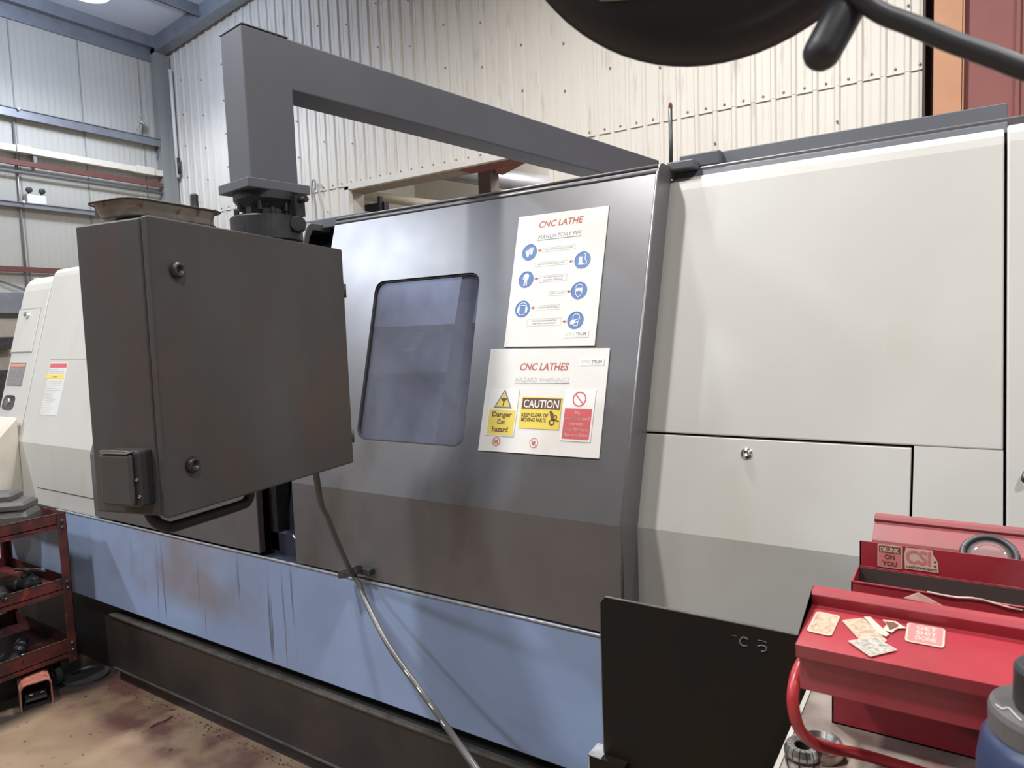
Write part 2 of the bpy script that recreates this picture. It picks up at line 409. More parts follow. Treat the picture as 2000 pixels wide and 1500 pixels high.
bm = bmesh.new(); add_prism(bm, [(-6.0, WY+1.3, 4.2), (-4.0, WY+1.3, 4.75), (-4.0, WY+1.3, 4.5), (-6.0, WY+1.3, 3.95)], (0, .2, 0)); struct('trim_%d' % t_i, bm, M['redwall']); t_i += 1

# right end: dark gap, tan column, red door
bm = bmesh.new(); add_box(bm, (-.36, WY-.04, 0), (-.338, WY+.3, 8.4)); add_box(bm, (-.335, WY+.1, 0), (-.25, WY+.3, 8.4)); struct('wall_recess', bm, M['darkgap'])
bm = bmesh.new(); add_box(bm, (-.272, WY-.10, 0), (-.048, WY-.08, 8.4)); add_box(bm, (-.17, WY-.08, 0), (-.15, WY+.1, 8.4)); add_box(bm, (-.272, WY+.1, 0), (-.048, WY+.12, 8.4)); add_box(bm, (-.062, WY-.10, 0), (-.04, WY-.04, 8.4))
struct('trim_%d' % t_i, bm, M['tan'], .004); t_i += 1
bm = bmesh.new()
add_box(bm, (-.05, WY-.02, 0), (10, WY+.05, 8.4))
for k in range(14): add_box(bm, (.33+k*.7, WY-.05, 0), (.36+k*.7, WY-.02, 8.4))
struct('door_1', bm, M['redwall'])
# far right and near walls of the hall, open shutter bays let daylight in
bm = bmesh.new(); add_box(bm, (WX, -16.2, 0), (10, -16, 8.4)); struct('wall_front', bm, M['block'])
bm = bmesh.new(); add_box(bm, (10, -16, 4.0), (10.2, WY, 8.4)); add_box(bm, (10, -16, 0), (10.2, -7, 4.0)); add_box(bm, (10, 1, 0), (10.2, WY, 4.0)); struct('wall_right', bm, M['walll'])

# ------------------------------------------------------------------ fittings on the walls
t = thing('cable_trunking', 'cream painted cable trunking bar high on left wall', 'trunking', (WX+.1, 2, 4.56))
bm = bmesh.new(); add_box(bm, (WX+.06, -8, 4.555), (WX+.15, 7.52, 4.655)); obj('trunking_body', bm, M['trunk'], t, .004)
bm = bmesh.new(); add_box(bm, (WX+.05, 6.83, 4.54), (WX+.19, 7.15, 4.67)); obj('junction_box', bm, M['trunk'], t, .004)
bm = bmesh.new(); add_box(bm, (WX+.05, 5.0, 4.55), (WX+.18, 5.2, 4.66)); obj('junction_box', bm, M['trunk'], t, .004)
for y in (5.24, 7.42):
    bm = bmesh.new(); add_box(bm, (WX+.01, y, 4.44), (WX+.12, y+.05, 4.556)); obj('bracket', bm, M['conduit'], t)
bm = bmesh.new(); add_box(bm, (WX+.10, -8, 4.355), (WX+.14, 7.53, 4.435))
tag(obj('steel_bar', bm, M['pipered'], None, .003), 'red-brown painted bar running just below the cream trunking', 'bar')
bm = bmesh.new(); add_tube(bm, [(WX+.1, -8, 4.262), (WX+.1, 7.5, 4.262)], .022, 10, False)
tag(obj('conduit', bm, M['conduit']), 'thin grey conduit running just below the red-brown upper bar', 'conduit')
bm = bmesh.new(); add_box(bm, (WX+.06, -8, 2.735), (WX+.12, 7.3, 2.815))
tag(obj('steel_bar', bm, M['pipered'], None, .003), 'lower red-brown painted bar on left wall, behind the cream machine end cover', 'bar')
bm = bmesh.new(); add_tube(bm, [(WX+.05, 4.3, 2.76), (WX+.05, 5.2, 2.38)], .012, 8, False)
tag(obj('hanging_wire', bm, M['conduit']), 'thin wire sloping down to grey beam on left wall', 'wire')
# vertical conduit at a panel joint, emergency light, sensor lamp
bm = bmesh.new(); add_tube(bm, [(WX+.04, 5.02, 2.4), (WX+.04, 5.04, 5.05)], .016, 8, False)
tag(obj('conduit', bm, M['conduit']), 'thin vertical conduit on left wall beside the emergency light', 'conduit')
t = thing('emergency_light', 'white twin-spot emergency light standing on lower wall rail', 'emergency light', (WX+.1, 5.22, 3.80))
bm = bmesh.new(); add_box(bm, (WX+.03, 5.09, 3.80), (WX+.15, 5.36, 3.935)); obj('battery_box', bm, M['card'], t, .006)
for y in (5.13, 5.31):
    bm = bmesh.new(); fr = frame((WX+.13, y, 4.0), (1, -.2, -.05)); add_lathe(bm, [(0, -.05), (.03, -.05), (.045, 0), (.045, .03), (.035, .035), (0, .03)], fr, 16, smooth=True)
    h = obj('spot_head', bm, M['darksteel'], t)
    bm = bmesh.new(); add_tube(bm, [(WX+.1, y, 3.93), (WX+.1, y, 3.98)], .012, 8, False); obj('stem', bm, M['conduit'], h)
t = thing('sensor_lamp', 'small bracketed lamp on a bent stem above upper wall rail', 'lamp', (WX+.14, 6.9, 5.22))
bm = bmesh.new(); add_tube(bm, [(WX+.14, 6.87, 5.22), (WX+.14, 6.90, 5.30), (WX+.16, 6.97, 5.40)], .012, 8); obj('stem', bm, M['conduit'], t)
bm = bmesh.new(); fr = frame((WX+.17, 6.98, 5.40), (.2, 0, 1)); add_lathe(bm, [(0, 0), (.05, 0), (.055, .03), (.03, .04), (.03, .09), (.05, .10), (.05, .12), (0, .12)], fr, 14); obj('lamp_head', bm, M['chrome'], t)
for z0, y0 in ((5.20, 5.07), (3.80, 5.03)):
    bm = bmesh.new(); bmesh.ops.create_uvsphere(bm, u_segments=12, v_segments=8, radius=.022, matrix=Matrix.Translation((WX+.17, y0, z0)))
    tag(obj('fixing_cap', bm, M['card']), 'white round fixing cap on the %s wall rail' % ('upper' if z0 > 5 else 'lower'), 'cap')
for z0, z1, y0, y1, lab in ((1.56, 1.74, 4.35, 4.66, 'small dark control box on far left wall beside the cream end cover'), (.85, 1.25, 4.2, 4.56, 'larger dark shape below the small control box on far left wall')):
    t = thing('wall_box', lab, 'box', (WX+.25, (y0+y1)/2, z0))
    bm = bmesh.new(); add_box(bm, (WX+.14, y0, z0), (WX+.36, y1, z1)); obj('box_body', bm, M['darksteel'], t, .01)
    bm = bmesh.new(); add_tube(bm, [(WX+.3, y1, z0+.12), (WX+.3, y1+.06, z0+.11), (WX+.3, y1+.06, z0+.04), (WX+.3, y1, z0+.03)], .01, 8); obj('pull_loop', bm, M['cap'], t)
# white drop pipe at the corner of the back wall
t = thing('drop_pipe', 'white drop pipe with black grip in wall corner', 'pipe', (-12.05, WY-.1, 4.5))
bm = bmesh.new(); add_tube(bm, [(-12.02, WY-.08, 6.45), (-12.02, WY-.08, 4.55)], .03, 10, False); obj('pipe_run', bm, M['card'], t)
bm = bmesh.new(); add_tube(bm, [(-11.93, WY-.10, 4.88), (-11.93, WY-.10, 4.60)], .028, 10, False); obj('grip', bm, M['cap'], t)
# rods standing behind the machine against the back wall
t = thing('lifting_hook', 'dark steel rod hook standing left of the wall opening', 'hook', (-8.43, WY-.09, 3.0))
bm = bmesh.new(); x = -8.44
add_tube(bm, [(x+.02, WY-.09, 3.0), (x+.015, WY-.09, 3.6), (x-.035, WY-.09, 3.86), (x-.03, WY-.09, 3.95), (x+.005, WY-.09, 3.985), (x+.035, WY-.09, 3.94), (x+.03, WY-.09, 3.84)], .014, 8); obj('bent_rod', bm, M['conduit'], t)
t = thing('lifting_rod', 'dark upright rod with reddish eye tip in front of ribbed wall', 'rod', (-.95, 2.45, 2.03))
bm = bmesh.new(); add_tube(bm, [(-.892, 2.45, 2.03), (-.890, 2.45, 2.335)], .0075, 8, False); obj('rod', bm, M['darksteel'], t)
bm = bmesh.new()
add_tube(bm, [(-.890, 2.45, 2.33), (-.893, 2.45, 2.345), (-.890, 2.45, 2.356), (-.886, 2.45, 2.345), (-.888, 2.45, 2.33)], .0045, 8); obj('eye_tip', bm, M['pipered'], t)

# ------------------------------------------------------------------ ceiling lamps
def high_bay(x, y, first=[None]):
    z = roofz(x)-.9
    if first[0] is None:
        t = thing('high_bay_lamp', '', 'ceiling lamp', (0, 0, 0), 'high bay lamps under the roof')
        bm = bmesh.new(); add_lathe(bm, [(.06, .22), (.10, .20), (.12, .08), (.25, -.05), (.26, -.05), (.27, -.04), (.13, .10), (.08, .24), (0, .24)], frame((0, 0, 0), (0, 0, 1)), 28, smooth=True); obj('reflector', bm, M['card'], t)
        bm = bmesh.new(); add_lathe(bm, [(0, -.10), (.12, -.09), (.20, -.05), (.20, -.03), (0, -.03)], frame((0, 0, 0), (0, 0, 1)), 28, smooth=True); obj('diffuser', bm, M['lampon'], t)
        bm = bmesh.new(); add_tube(bm, [(0, 0, .24), (0, 0, .895)], .01, 8, False); obj('suspension_rod', bm, M['conduit'], t)
        first[0] = t
    else: t = copy_tree(first[0])
    t.location = (x, y, z); t['label'] = 'round high bay lamp hanging under the roof'
    L = bpy.data.lights.new('lamp_light', 'SPOT'); L.energy = LAMPW.get((x, y), 600); L.color = (.80, .88, 1.) if x < -7 and y > -5 else (1., .985, .965); L.shadow_soft_size = .22; L.spot_size = math.radians(158 if y < 2 else 172); L.spot_blend = .55
    lo_ = bpy.data.objects.new('lamp_light', L); COL.objects.link(lo_); lo_.location = (x, y, z-.3)
    if x < -9:
        P = bpy.data.lights.new('lamp_glow', 'POINT'); P.energy = 190; P.color = (.62, .76, 1.); P.shadow_soft_size = .04
        po_ = bpy.data.objects.new('lamp_glow', P); COL.objects.link(po_); po_.location = (x, y, z+.34)
LAMPW = {(-7.7, -2.5): 1200, (-10.0, 5.15): 350, (-2.2, 2.9): 1450, (3.2, 3.4): 600, (-2.8, -1.2): 1200, (2.4, -1.4): 900, (-7.6, -8.5): 250, (-2.0, -8.5): 250}
for x, y in ((-10.0, 5.15), (-7.7, -2.5), (-2.8, -1.2), (-2.2, 2.9), (2.4, -1.4), (3.2, 3.4), (-7.6, -8.5), (-2.0, -8.5)):
    high_bay(x, y)
t = thing('added_room_lamp', 'added unseen strip light brightening the room behind the wall opening', 'ceiling lamp', (-4.6, WY+1.9, 4.82))  # added out of sight to brighten the far room
bm = bmesh.new(); add_box(bm, (-5.3, WY+1.85, 4.84), (-3.9, WY+1.95, 4.90)); obj('lamp_body', bm, M['card'], t)
bm = bmesh.new(); add_tube(bm, [(-5.25, WY+1.9, 4.82), (-3.95, WY+1.9, 4.82)], .018, 10, False); obj('tube', bm, mat('added_room_tube', (1,1,1), .5, emit=(1,.95,.88), estr=60), t)
L = bpy.data.lights.new('added_room_glow', 'POINT'); L.energy = 260; L.color = (1, .96, .9); L.shadow_soft_size = .15
lo_ = bpy.data.objects.new('added_room_glow', L); COL.objects.link(lo_); lo_.location = (-4.6, WY+1.9, 4.65)

# ================================================================== LATHE
LA = thing('cnc_lathe', 'large cream, grey and blue CNC lathe standing along the back wall', 'lathe', (-2.0, 2.2, 0))
TAN = .3245; CT = 1/math.sqrt(1+TAN*TAN); ST = TAN*CT
def SP(x, s, n=0., yb=1.6, zb=1.061):        # point on the leaning plane: s up the slope, n out of it
    return Vector((x, yb+s*ST-n*CT, zb+s*CT+n*ST))
def profile(yb, zb, zbot, ztop, th=.03, roll=.02, cap=.12):
    """YZ outline of a leaning cover with rolled top"""
    s = (ztop-zb)/CT
    p = [(yb, zbot), (yb, zb)]
    y1, z1 = yb+(s-roll)*ST, zb+(s-roll)*CT
    y2, z2 = yb+s*ST+roll*.9, ztop
    for k in range(5):
        u = k/4; mx, mz = yb+s*ST, zb+s*CT
        p.append((y1*(1-u)**2+mx*2*u*(1-u)+y2*u*u, z1*(1-u)**2+mz*2*u*(1-u)+z2*u*u))
    p.append((y2+cap, ztop))
    inner = [(y2+cap, ztop-th), (y2, ztop-th), (yb+(s-roll-th)*ST+th, zb+(s-roll-th)*CT), (yb+th, zb), (yb+th, zbot)]
    return p+inner
def cover(name, x0, x1, prof, m, parent, x0t=None, x1t=None, zt=2.0, zb=1.07, bevel=.004):
    bm = bmesh.new(); n = len(prof); A = []; B = []
    for y, z in prof:
        u = min(max((z-zb)/(zt-zb), 0), 1)
        xa = x0+((x0t if x0t is not None else x0)-x0)*u; xb = x1+((x1t if x1t is not None else x1)-x1)*u
        A.append(bm.verts.new((xa, y, z))); B.append(bm.verts.new((xb, y, z)))
    for i in range(n): bm.faces.new((A[i], A[(i+1) % n], B[(i+1) % n], B[i]))
    bm.faces.new(A[::-1]); bm.faces.new(B)
    return obj(name, bm, m, parent, bevel)

# --- base: blue apron with bright worn lip, black kick plates
bm = bmesh.new(); add_box(bm, (-3.80, 1.600, .352), (3.0, 1.69, .757)); apron = obj('blue_apron', bm, M['blue'], LA, .003)
bm = bmesh.new(); add_box(bm, (-3.80, 1.5965, .756), (-.66, 1.606, .7625)); obj('worn_lip', bm, M['lip'], apron, .002)
bm = bmesh.new(); add_box(bm, (-4.75, 1.70, .352), (-3.80, 1.76, .75)); obj('blue_apron', bm, M['blue'], LA, .003)
bm = bmesh.new(); add_box(bm, (-4.7, 1.64, .0), (3.0, 2.9, .352)); obj('base_plinth', bm, M['black'], LA)
bm = bmesh.new(); add_box(bm, (-3.325, 1.585, .062), (3.0, 1.64, .318)); kp = obj('kick_plate', bm, M['black'], LA, .003)
bm = bmesh.new(); add_box(bm, (-3.325, 1.578, .312), (3.0, 1.60, .322)); obj('plate_edge', bm, M['blackedge'], kp, .002)
bm = bmesh.new(); add_box(bm, (-3.325, 1.578, .062), (3.0, 1.588, .067)); obj('plate_edge', bm, M['blackedge'], kp)
bm = bmesh.new(); add_box(bm, (-3.31, 1.60, 0.0), (3.0, 1.63, .045)); obj('floor_skirt', bm, M['black'], LA)
# inner body behind the doors
bm = bmesh.new(); add_box(bm, (-4.45, 2.05, .35), (3.0, 2.95, 1.97)); obj('inner_housing', bm, M['void'], LA)
bm = bmesh.new(); add_box(bm, (-4.45, 1.608, .70), (3.0, 2.05, .7578)); obj('bed_top', bm, M['navy'], LA)
bm = bmesh.new(); add_box(bm, (-4.4, 2.05, 1.97), (1.2, 2.95, 2.03)); obj('roof_panel', bm, M['grey'], LA, .004)

# --- sliding door with window opening
DX0, DX1 = -2.000, -.730
smax = (2.032-1.061)/CT
D = bmesh.new()
hole = rquad([(-1.741, .737), (-1.718, .1712), (-1.2675, .1712), (-1.291, .737)], .042)
hole = hole  # counter-clockwise seen from the front
sroll = smax-.032
x0t = -2.036
def door_outer(p):
    """matching point on the face rectangle"""
    cx, cy = -1.50, .45; dx, dy = p[0]-cx, p[1]-cy
    best = None
    L, R_, B_, T_ = DX0, DX1, 0., sroll
    ts = []
    if dx < 0: ts.append((L-cx)/dx)
    if dx > 0: ts.append((R_-cx)/dx)
    if dy < 0: ts.append((B_-cy)/dy)
    if dy > 0: ts.append((T_-cy)/dy)
    k = min(t for t in ts if t > 0); return (cx+dx*k, cy+dy*k)
def shx(x, s): return x+(x0t-DX0)*(s/smax)*((DX1-x)/(DX1-DX0))
outer = []; inner_l = []
cx, cy = -1.50, .45
loop = list(hole)
corners = [(DX0, 0.), (DX1, 0.), (DX1, sroll), (DX0, sroll)]
# insert loop points aimed at the rectangle corners
def ang(p): return math.atan2(p[1]-cy, p[0]-cx) % (2*math.pi)
for c in corners:
    a = ang(c)
    for i in range(len(loop)):
        p, q = Vector(loop[i]), Vector(loop[(i+1) % len(loop)])
        d = Vector((c[0]-cx, c[1]-cy)); e = q-p; den = d.x*e.y-d.y*e.x
        if abs(den) < 1e-9: continue
        w = p-Vector((cx, cy)); tt = (w.x*e.y-w.y*e.x)/den; uu = (w.x*d.y-w.y*d.x)/den
        if tt > 0 and 0 <= uu < 1: loop.insert(i+1, tuple(p+e*uu)); break
fi = [D.verts.new(SP(shx(*p), p[1])) for p in loop]
fo = [D.verts.new(SP(shx(*door_outer(p)), door_outer(p)[1])) for p in loop]
fd = [D.verts.new(SP(shx(*p), p[1], -.016)) for p in loop]
n = len(loop)
for i in range(n):
    j = (i+1) % n
    D.faces.new((fi[i], fi[j], fo[j], fo[i])); D.faces.new((fd[i], fd[j], fi[j], fi[i]))
# lower part, sides, rolled top
DT = .10
def sheetseg(a, b): # a,b: (y,z); horizontal band of the skin
    (ya, za, xa0), (yb_, zb_, xb0) = a, b
    D.faces.new([D.verts.new(v) for v in ((xa0, ya, za), (DX1, ya, za), (DX1, yb_, zb_), (xb0, yb_, zb_))])
low = [(1.6, .770, DX0), (1.6, 1.061, DX0)]
sheetseg(low[0], low[1])
top = []
p0 = SP(0, sroll)
pm = SP(0, smax)
pe = (pm.y+.035, 2.032)
for k in range(9):
    u = k/8
    # one soft roll with a shallow step
    y_ = p0.y*(1-u)**2+pm.y*2*u*(1-u)+pe[0]*u*u; z_ = p0.z*(1-u)**2+(pm.z)*2*u*(1-u)+pe[1]*u*u
    top.append((y_, z_, shx(DX0, sroll+(smax-sroll)*u)))
for a, b in zip(top, top[1:]): sheetseg(a, b)
sheetseg(top[-1], (pe[0]+.09, 2.032, x0t))
for xx, sgn in ((DX1, 1), (None, -1)):
    fl = [(1.6, .770), (1.6, 1.061)]+[(a[0], a[1]) for a in top]+[(pe[0]+.09, 2.032), (pe[0]+.09, 1.99), (p0.y+DT, p0.z-.0), (1.6+DT, 1.03), (1.6+DT, .770)]
    vs = []
    for y_, z_ in fl:
        x_ = DX1 if sgn > 0 else DX0+(x0t-DX0)*min(max((z_-1.061)/.971, 0), 1)
        vs.append(D.verts.new((x_, y_, z_)))
    D.faces.new(vs)
bmesh.ops.remove_doubles(D, verts=D.verts, dist=.0004)
door = obj('sliding_door', D, M['grey'], LA)
bev = [e for e in []]
# moulded beads along the door's top edge
bm = bmesh.new()
for s_, r_ in ((smax-.030, .006), (smax-.012, .005)):
    a = SP(x0t+.004, s_, -.001); b = SP(DX1-.004, s_, -.001); add_tube(bm, [a, b], r_, 8, False)
obj('top_bead', bm, M['grey'], door)
bm = bmesh.new(); a = SP(DX1-.003, .0, .0); b = SP(DX1-.003, smax-.03, .0); add_tube(bm, [(DX1-.003, 1.603, .775), (DX1-.003, 1.603, 1.06), b], .0045, 8, False); obj('side_bead', bm, M['grey'], door)
# pane and gasket
bm = bmesh.new(); lp = [SP(shx(*p), p[1], -.0155) for p in hole]; add_prism(bm, lp, SP(0, 0, -.008)-SP(0, 0, 0)); obj('door_window', bm, M['pane'], door)
bm = bmesh.new()
nn = len(hole)
for i in range(nn):
    j = (i+1) % nn; c = Vector((-1.505, .455))
    P, Q = Vector(hole[i]), Vector(hole[j]); Pi, Qi = P+(c-P)*.018, Q+(c-Q)*.018
    add_prism(bm, [SP(shx(*P), P.y, -.0145), SP(shx(*Q), Q.y, -.0145), SP(shx(*Qi), Qi.y, -.0145), SP(shx(*Pi), Pi.y, -.0145)], SP(0, 0, .009)-SP(0, 0, 0))
obj('window_gasket', bm, M['rubber'], door)

# added shapes behind the pane imitate the hall's reflection, lit by an added lamp
bm = bmesh.new(); add_box(bm, (-2.00, 2.030, 1.0), (-.90, 2.048, 1.96)); obj('reflection_back', bm, mat('reflection_grey', (.42,.43,.48), .6, var=.2, scale=3), LA)
for x_ in (-1.995, -.92):
    bm = bmesh.new(); add_prism(bm, [(x_, 1.66, 1.10), (x_, 2.03, 1.10), (x_, 2.03, 1.93), (x_, 1.93, 1.93)], (.01, 0, 0)); obj('reflection_side', bm, M['navy'], LA)
bm = bmesh.new(); add_box(bm, (-1.98, 1.985, 1.575), (-.95, 2.028, 1.602)); obj('reflection_rail', bm, M['navy'], LA, .003)
bm = bmesh.new(); add_box(bm, (-1.98, 1.975, 1.385), (-.95, 2.028, 1.425)); obj('reflection_rail', bm, M['navy'], LA, .003)
bm = bmesh.new(); add_box(bm, (-2.0, 1.90, 1.945), (-.90, 2.05, 1.965)); obj('lamp_baffle', bm, M['navy'], LA)  # added unseen, keeps the lamp behind the pane from leaking upward
bm = bmesh.new(); add_prism(bm, [(-1.405, 1.955, 1.79), (-1.465, 1.955, 1.79), (-1.645, 1.955, 1.10), (-1.585, 1.955, 1.10)], (0, .03, 0)); obj('reflection_post', bm, M['navy'], LA, .003)  # slanted bar of the imitated reflection
bm = bmesh.new(); add_prism(bm, [(-1.755, 2.02, 1.574), (-1.705, 2.02, 1.574), (-1.760, 2.02, 1.505), (-1.822, 2.02, 1.505), (-1.812, 2.02, 1.514), (-1.785, 2.02, 1.518), (-1.766, 2.02, 1.540)], (0, .009, 0)); obj('reflection_patch', bm, mat('reflection_yellow', (.62,.58,.42), .5), LA)  # yellowish part of the imitated reflection, put into the colour
bm = bmesh.new(); add_tube(bm, [(-1.95, 1.99, 1.925), (-1.0, 1.99, 1.925)], .010, 8, False); obj('added_lamp', bm, mat('added_lamp_glow', (1,1,1), .5, emit=(.85,.90,1.), estr=62), LA)  # added lamp, brightens the imitated reflection

# --- left door (mostly behind the hanging cabinet)
pr = profile(1.6, 1.062, .770, 2.030, roll=.03)
ld = cover('left_door', -3.425, -2.208, pr, M['grey'], LA, -3.43, -2.20)
# dark works seen through the gap between the doors
bm = bmesh.new(); add_tube(bm, [(-2.115, 1.80, .78), (-2.10, 1.95, 1.9)], .012, 8, False); add_box(bm, (-2.215, 1.66, .77), (-2.17, 1.72, 1.95)); obj('guide_post', bm, M['darksteel'], LA)
bm = bmesh.new(); add_prism(bm, [(-2.03, 1.70, .76), (-2.19, 1.70, .76), (-2.09, 1.74, 1.35), (-2.0, 1.74, 1.35)], (0, .03, 0)); add_box(bm, (-2.22, 1.66, .755), (-1.98, 1.74, .84)); obj('way_guard', bm, M['navy'], LA)
bm = bmesh.new(); add_tube(bm, [(-2.08, 1.655, .845), (-2.06, 1.65, .835), (-2.03, 1.65, .832), (-2.025, 1.65, .85)], .004, 6); obj('latch_wire', bm, M['chrome'], LA)
# header over the gap
bm = bmesh.new(); add_box(bm, (-2.9, 1.99, 2.012), (-1.95, 2.12, 2.052)); obj('header_rail', bm, M['arm'], LA, .004)
bm = bmesh.new(); add_box(bm, (-2.9, 2.03, 1.80), (-1.95, 2.06, 2.012)); obj('header_recess', bm, M['navy'], LA)

# --- cream covers, right
YB, ZBc = 1.705, 1.033
pr = profile(YB, ZBc, .770, 2.008, roll=.05)
def cut(prof_yb, prof_zb, z0, z1, th=.03):
    """slice of the leaning sheet between two heights"""
    Y = lambda z: prof_yb+max(0, (z-prof_zb))*TAN
    pts = [(Y(z0), z0)]+([(prof_yb, prof_zb)] if z0 < prof_zb < z1 else [])+[(Y(z1), z1)]
    return pts+[(y+th, z) for y, z in reversed(pts)]
up_pr = [p for p in pr]
s0 = (1.280-ZBc)/CT
upper = [(YB+s0*ST, 1.280)]+pr[2:8]+[pr[8], pr[9], pr[10], (YB+s0*ST+.03, 1.280)]
cc = cover('cream_cover', -.80, .070, upper, M['cream'], LA)
cover('cream_strip', -.094, .070, cut(YB, ZBc, .770, 1.2795), M['cream'], LA, bevel=.0)
ap = cover('access_panel', -.80, -.099, cut(YB, ZBc, .770, 1.2745), M['cream'], LA, bevel=.002)
def lock(name, c, nrm, r, parent, m=M['chrome']):
    bm = bmesh.new(); add_lathe(bm, [(0, .002), (r*.32, .002), (r*.38, .007), (r*.55, .007), (r*.6, .005), (r*.8, .006), (r, .002), (r, -.002)], frame(c, nrm), 24, smooth=True)
    o = obj(name, bm, m, parent)
    bm = bmesh.new(); add_lathe(bm, [(0, .0035), (r*.34, .0035)], frame(c, nrm), 6); obj('key_socket', bm, M['cap'], o)
    return o
NRM = (0, -CT, ST)
def cover_lock(x, s, yb, zb, r, parent):
    bm = bmesh.new(); c = SP(x, s, 0, yb, zb); fr = frame(c, NRM)
    add_lathe(bm, [(0, .003), (r*.36, .003), (r*.42, .008), (r*.58, .008), (r*.66, .005), (r*.85, .005), (r, .001)], fr, 26, smooth=True)
    o = obj('panel_lock', bm, M['chrome'], parent); return o
cover_lock(-.460, (1.2395-ZBc)/CT, YB, ZBc, .015, ap)
ec = cover('end_cover', .0755, 1.6, profile(YB, ZBc, .770, 2.012, roll=.05), M['cream'], LA)
bm = bmesh.new(); add_tube(bm, [SP(.108, .195, .012, YB, ZBc), SP(.104, .20, .02, YB, ZBc), SP(.108, .215, .012, YB, ZBc)], .005, 8); obj('small_catch', bm, M['darksteel'], ec)
bm = bmesh.new(); add_box(bm, (-.80, YB+.06, .5), (1.6, 2.05, 1.0)); add_box(bm, (-.80, YB+.30, 1.0), (1.6, 2.05, 1.9)); add_prism(bm, [(-.8, YB+.04, 1.0), (-.8, YB+.31, 1.9), (-.8, YB+.4, 1.9), (-.8, YB+.4, 1.0)], (2.4, 0, 0)); obj('cover_frame', bm, M['void'], LA)
# dark gutter strip above the cream cover
bm = bmesh.new(); add_prism(bm, [(-.70, 2.035, 1.99), (-.70, 2.045, 2.018), (-.70, 2.078, 2.026), (-.70, 2.085, 2.072), (-.70, 2.16, 2.072), (-.70, 2.16, 1.99)], (.777, 0, 0)); gt = obj('top_gutter', bm, M['arm'], LA, .003)
bm = bmesh.new(); add_box(bm, (-.74, 2.0, 2.02), (-.66, 2.09, 2.045)); add_box(bm, (-.72, 2.05, 2.03), (-.60, 2.12, 2.070)); obj('gutter_bracket', bm, M['arm'], gt, .004)

# --- cream covers, left
YL, ZL = 1.62, 1.077
pl_ = profile(YL, ZL, .752, 2.012, roll=.05)
lc = cover('tailstock_cover', -4.205, -3.30, pl_, M['cream'], LA, -4.328, -3.42)
pe_ = profile(YL, ZL, .752, 1.985, roll=.09)
ecv = cover('end_cover', -4.52, -4.215, pe_, M['cream'], LA, -4.665, -4.338)
bm = bmesh.new(); add_box(bm, (-4.5, 1.75, .5), (-3.3, 2.1, 1.1)); obj('cover_frame', bm, M['void'], LA)
bm = bmesh.new(); add_prism(bm, [(-4.66, 1.95, 1.985), (-4.66, 2.9, 1.985), (-4.52, 2.9, .75), (-4.52, 1.63, .75), (-4.52, 1.63, 1.08)], (.03, 0, 0)); obj('end_wall', bm, M['cream'], LA)
def lslab(name, quad, m, parent, n0=.0, n1=.003, yb=YL, zb=ZL, bevel=.0):
    """thin panel on the left cover, corners as (x, height)"""
    bm = bmesh.new(); add_prism(bm, [SP(x, (z-zb)/CT, n0, yb, zb) for x, z in quad], SP(0, 0, n1)-SP(0, 0, n0)); return obj(name, bm, m, parent, bevel)
# access panel outline on the tailstock cover (a raised skin with shadow gap)
lslab('panel_shadow', [(-4.094, 1.505), (-3.44, 1.505), (-3.40, 1.075), (-4.043, 1.075)], M['seam'], lc, 0, .0012)
lp1 = lslab('access_panel', [(-4.087, 1.499), (-3.44, 1.499), (-3.40, 1.077), (-4.036, 1.077)], M['cream'], lc, 0, .0045, bevel=.001)
bm = bmesh.new(); add_box(bm, (-4.036, YL-.0045, .848), (-3.40, YL, 1.079)); obj('lower_skin', bm, M['cream'], lp1)
bm = bmesh.new(); add_box(bm, (-4.043, YL-.0012, .843), (-3.40, YL+.001, 1.077)); obj('lower_shadow', bm, M['seam'], lp1)
# warning label
wlab = lslab('warning_label', [(-4.072, 1.486), (-3.885, 1.486), (-3.857, 1.221), (-4.040, 1.221)], M['labelw'], lc, .0045, .0055)
lslab('red_heading', [(-4.068, 1.482), (-3.889, 1.482), (-3.886, 1.460), (-4.065, 1.460)], M['prohib'], wlab, .0055, .006)
lslab('yellow_caution_band', [(-4.085, 1.424), (-3.885, 1.424), (-3.88, 1.403), (-4.083, 1.403)], M['yellow'], wlab, .0055, .006)
bm = bmesh.new()
for k in range(26):
    z = 1.452-k*.0088
    if 1.398 < z < 1.43: continue
    f = (1.486-z)/.265; x0_ = -4.066+f*.03; w_ = (.165 if k % 5 else .10)*(.55+.45*random.random() if k > 12 else 1)
    add_prism(bm, [SP(x, (zz-ZL)/CT, .0055, YL, ZL) for x, zz in ((x0_, z), (x0_+w_, z), (x0_+w_, z-.003), (x0_, z-.003))], SP(0, 0, .0003)-SP(0, 0, 0))
obj('small_print', bm, M['pale'], wlab)
bm = bmesh.new()
rr = frame(SP(-3.985, (1.4135-ZL)/CT, .0061, YL, ZL), NRM, (1, 0, 0))
poly_bm(bm, rr, [(-.034, -.005), (-.022, -.005), (-.028, .006)], 0, .0003)
for k in range(4): poly_bm(bm, rr, [(-.012+k*.009, -.005), (-.006+k*.009, -.005), (-.007+k*.009, .005-.002*(k % 2)), (-.011+k*.009, .005)], 0, .0003)
obj('caution_text', bm, M['brown'], wlab)
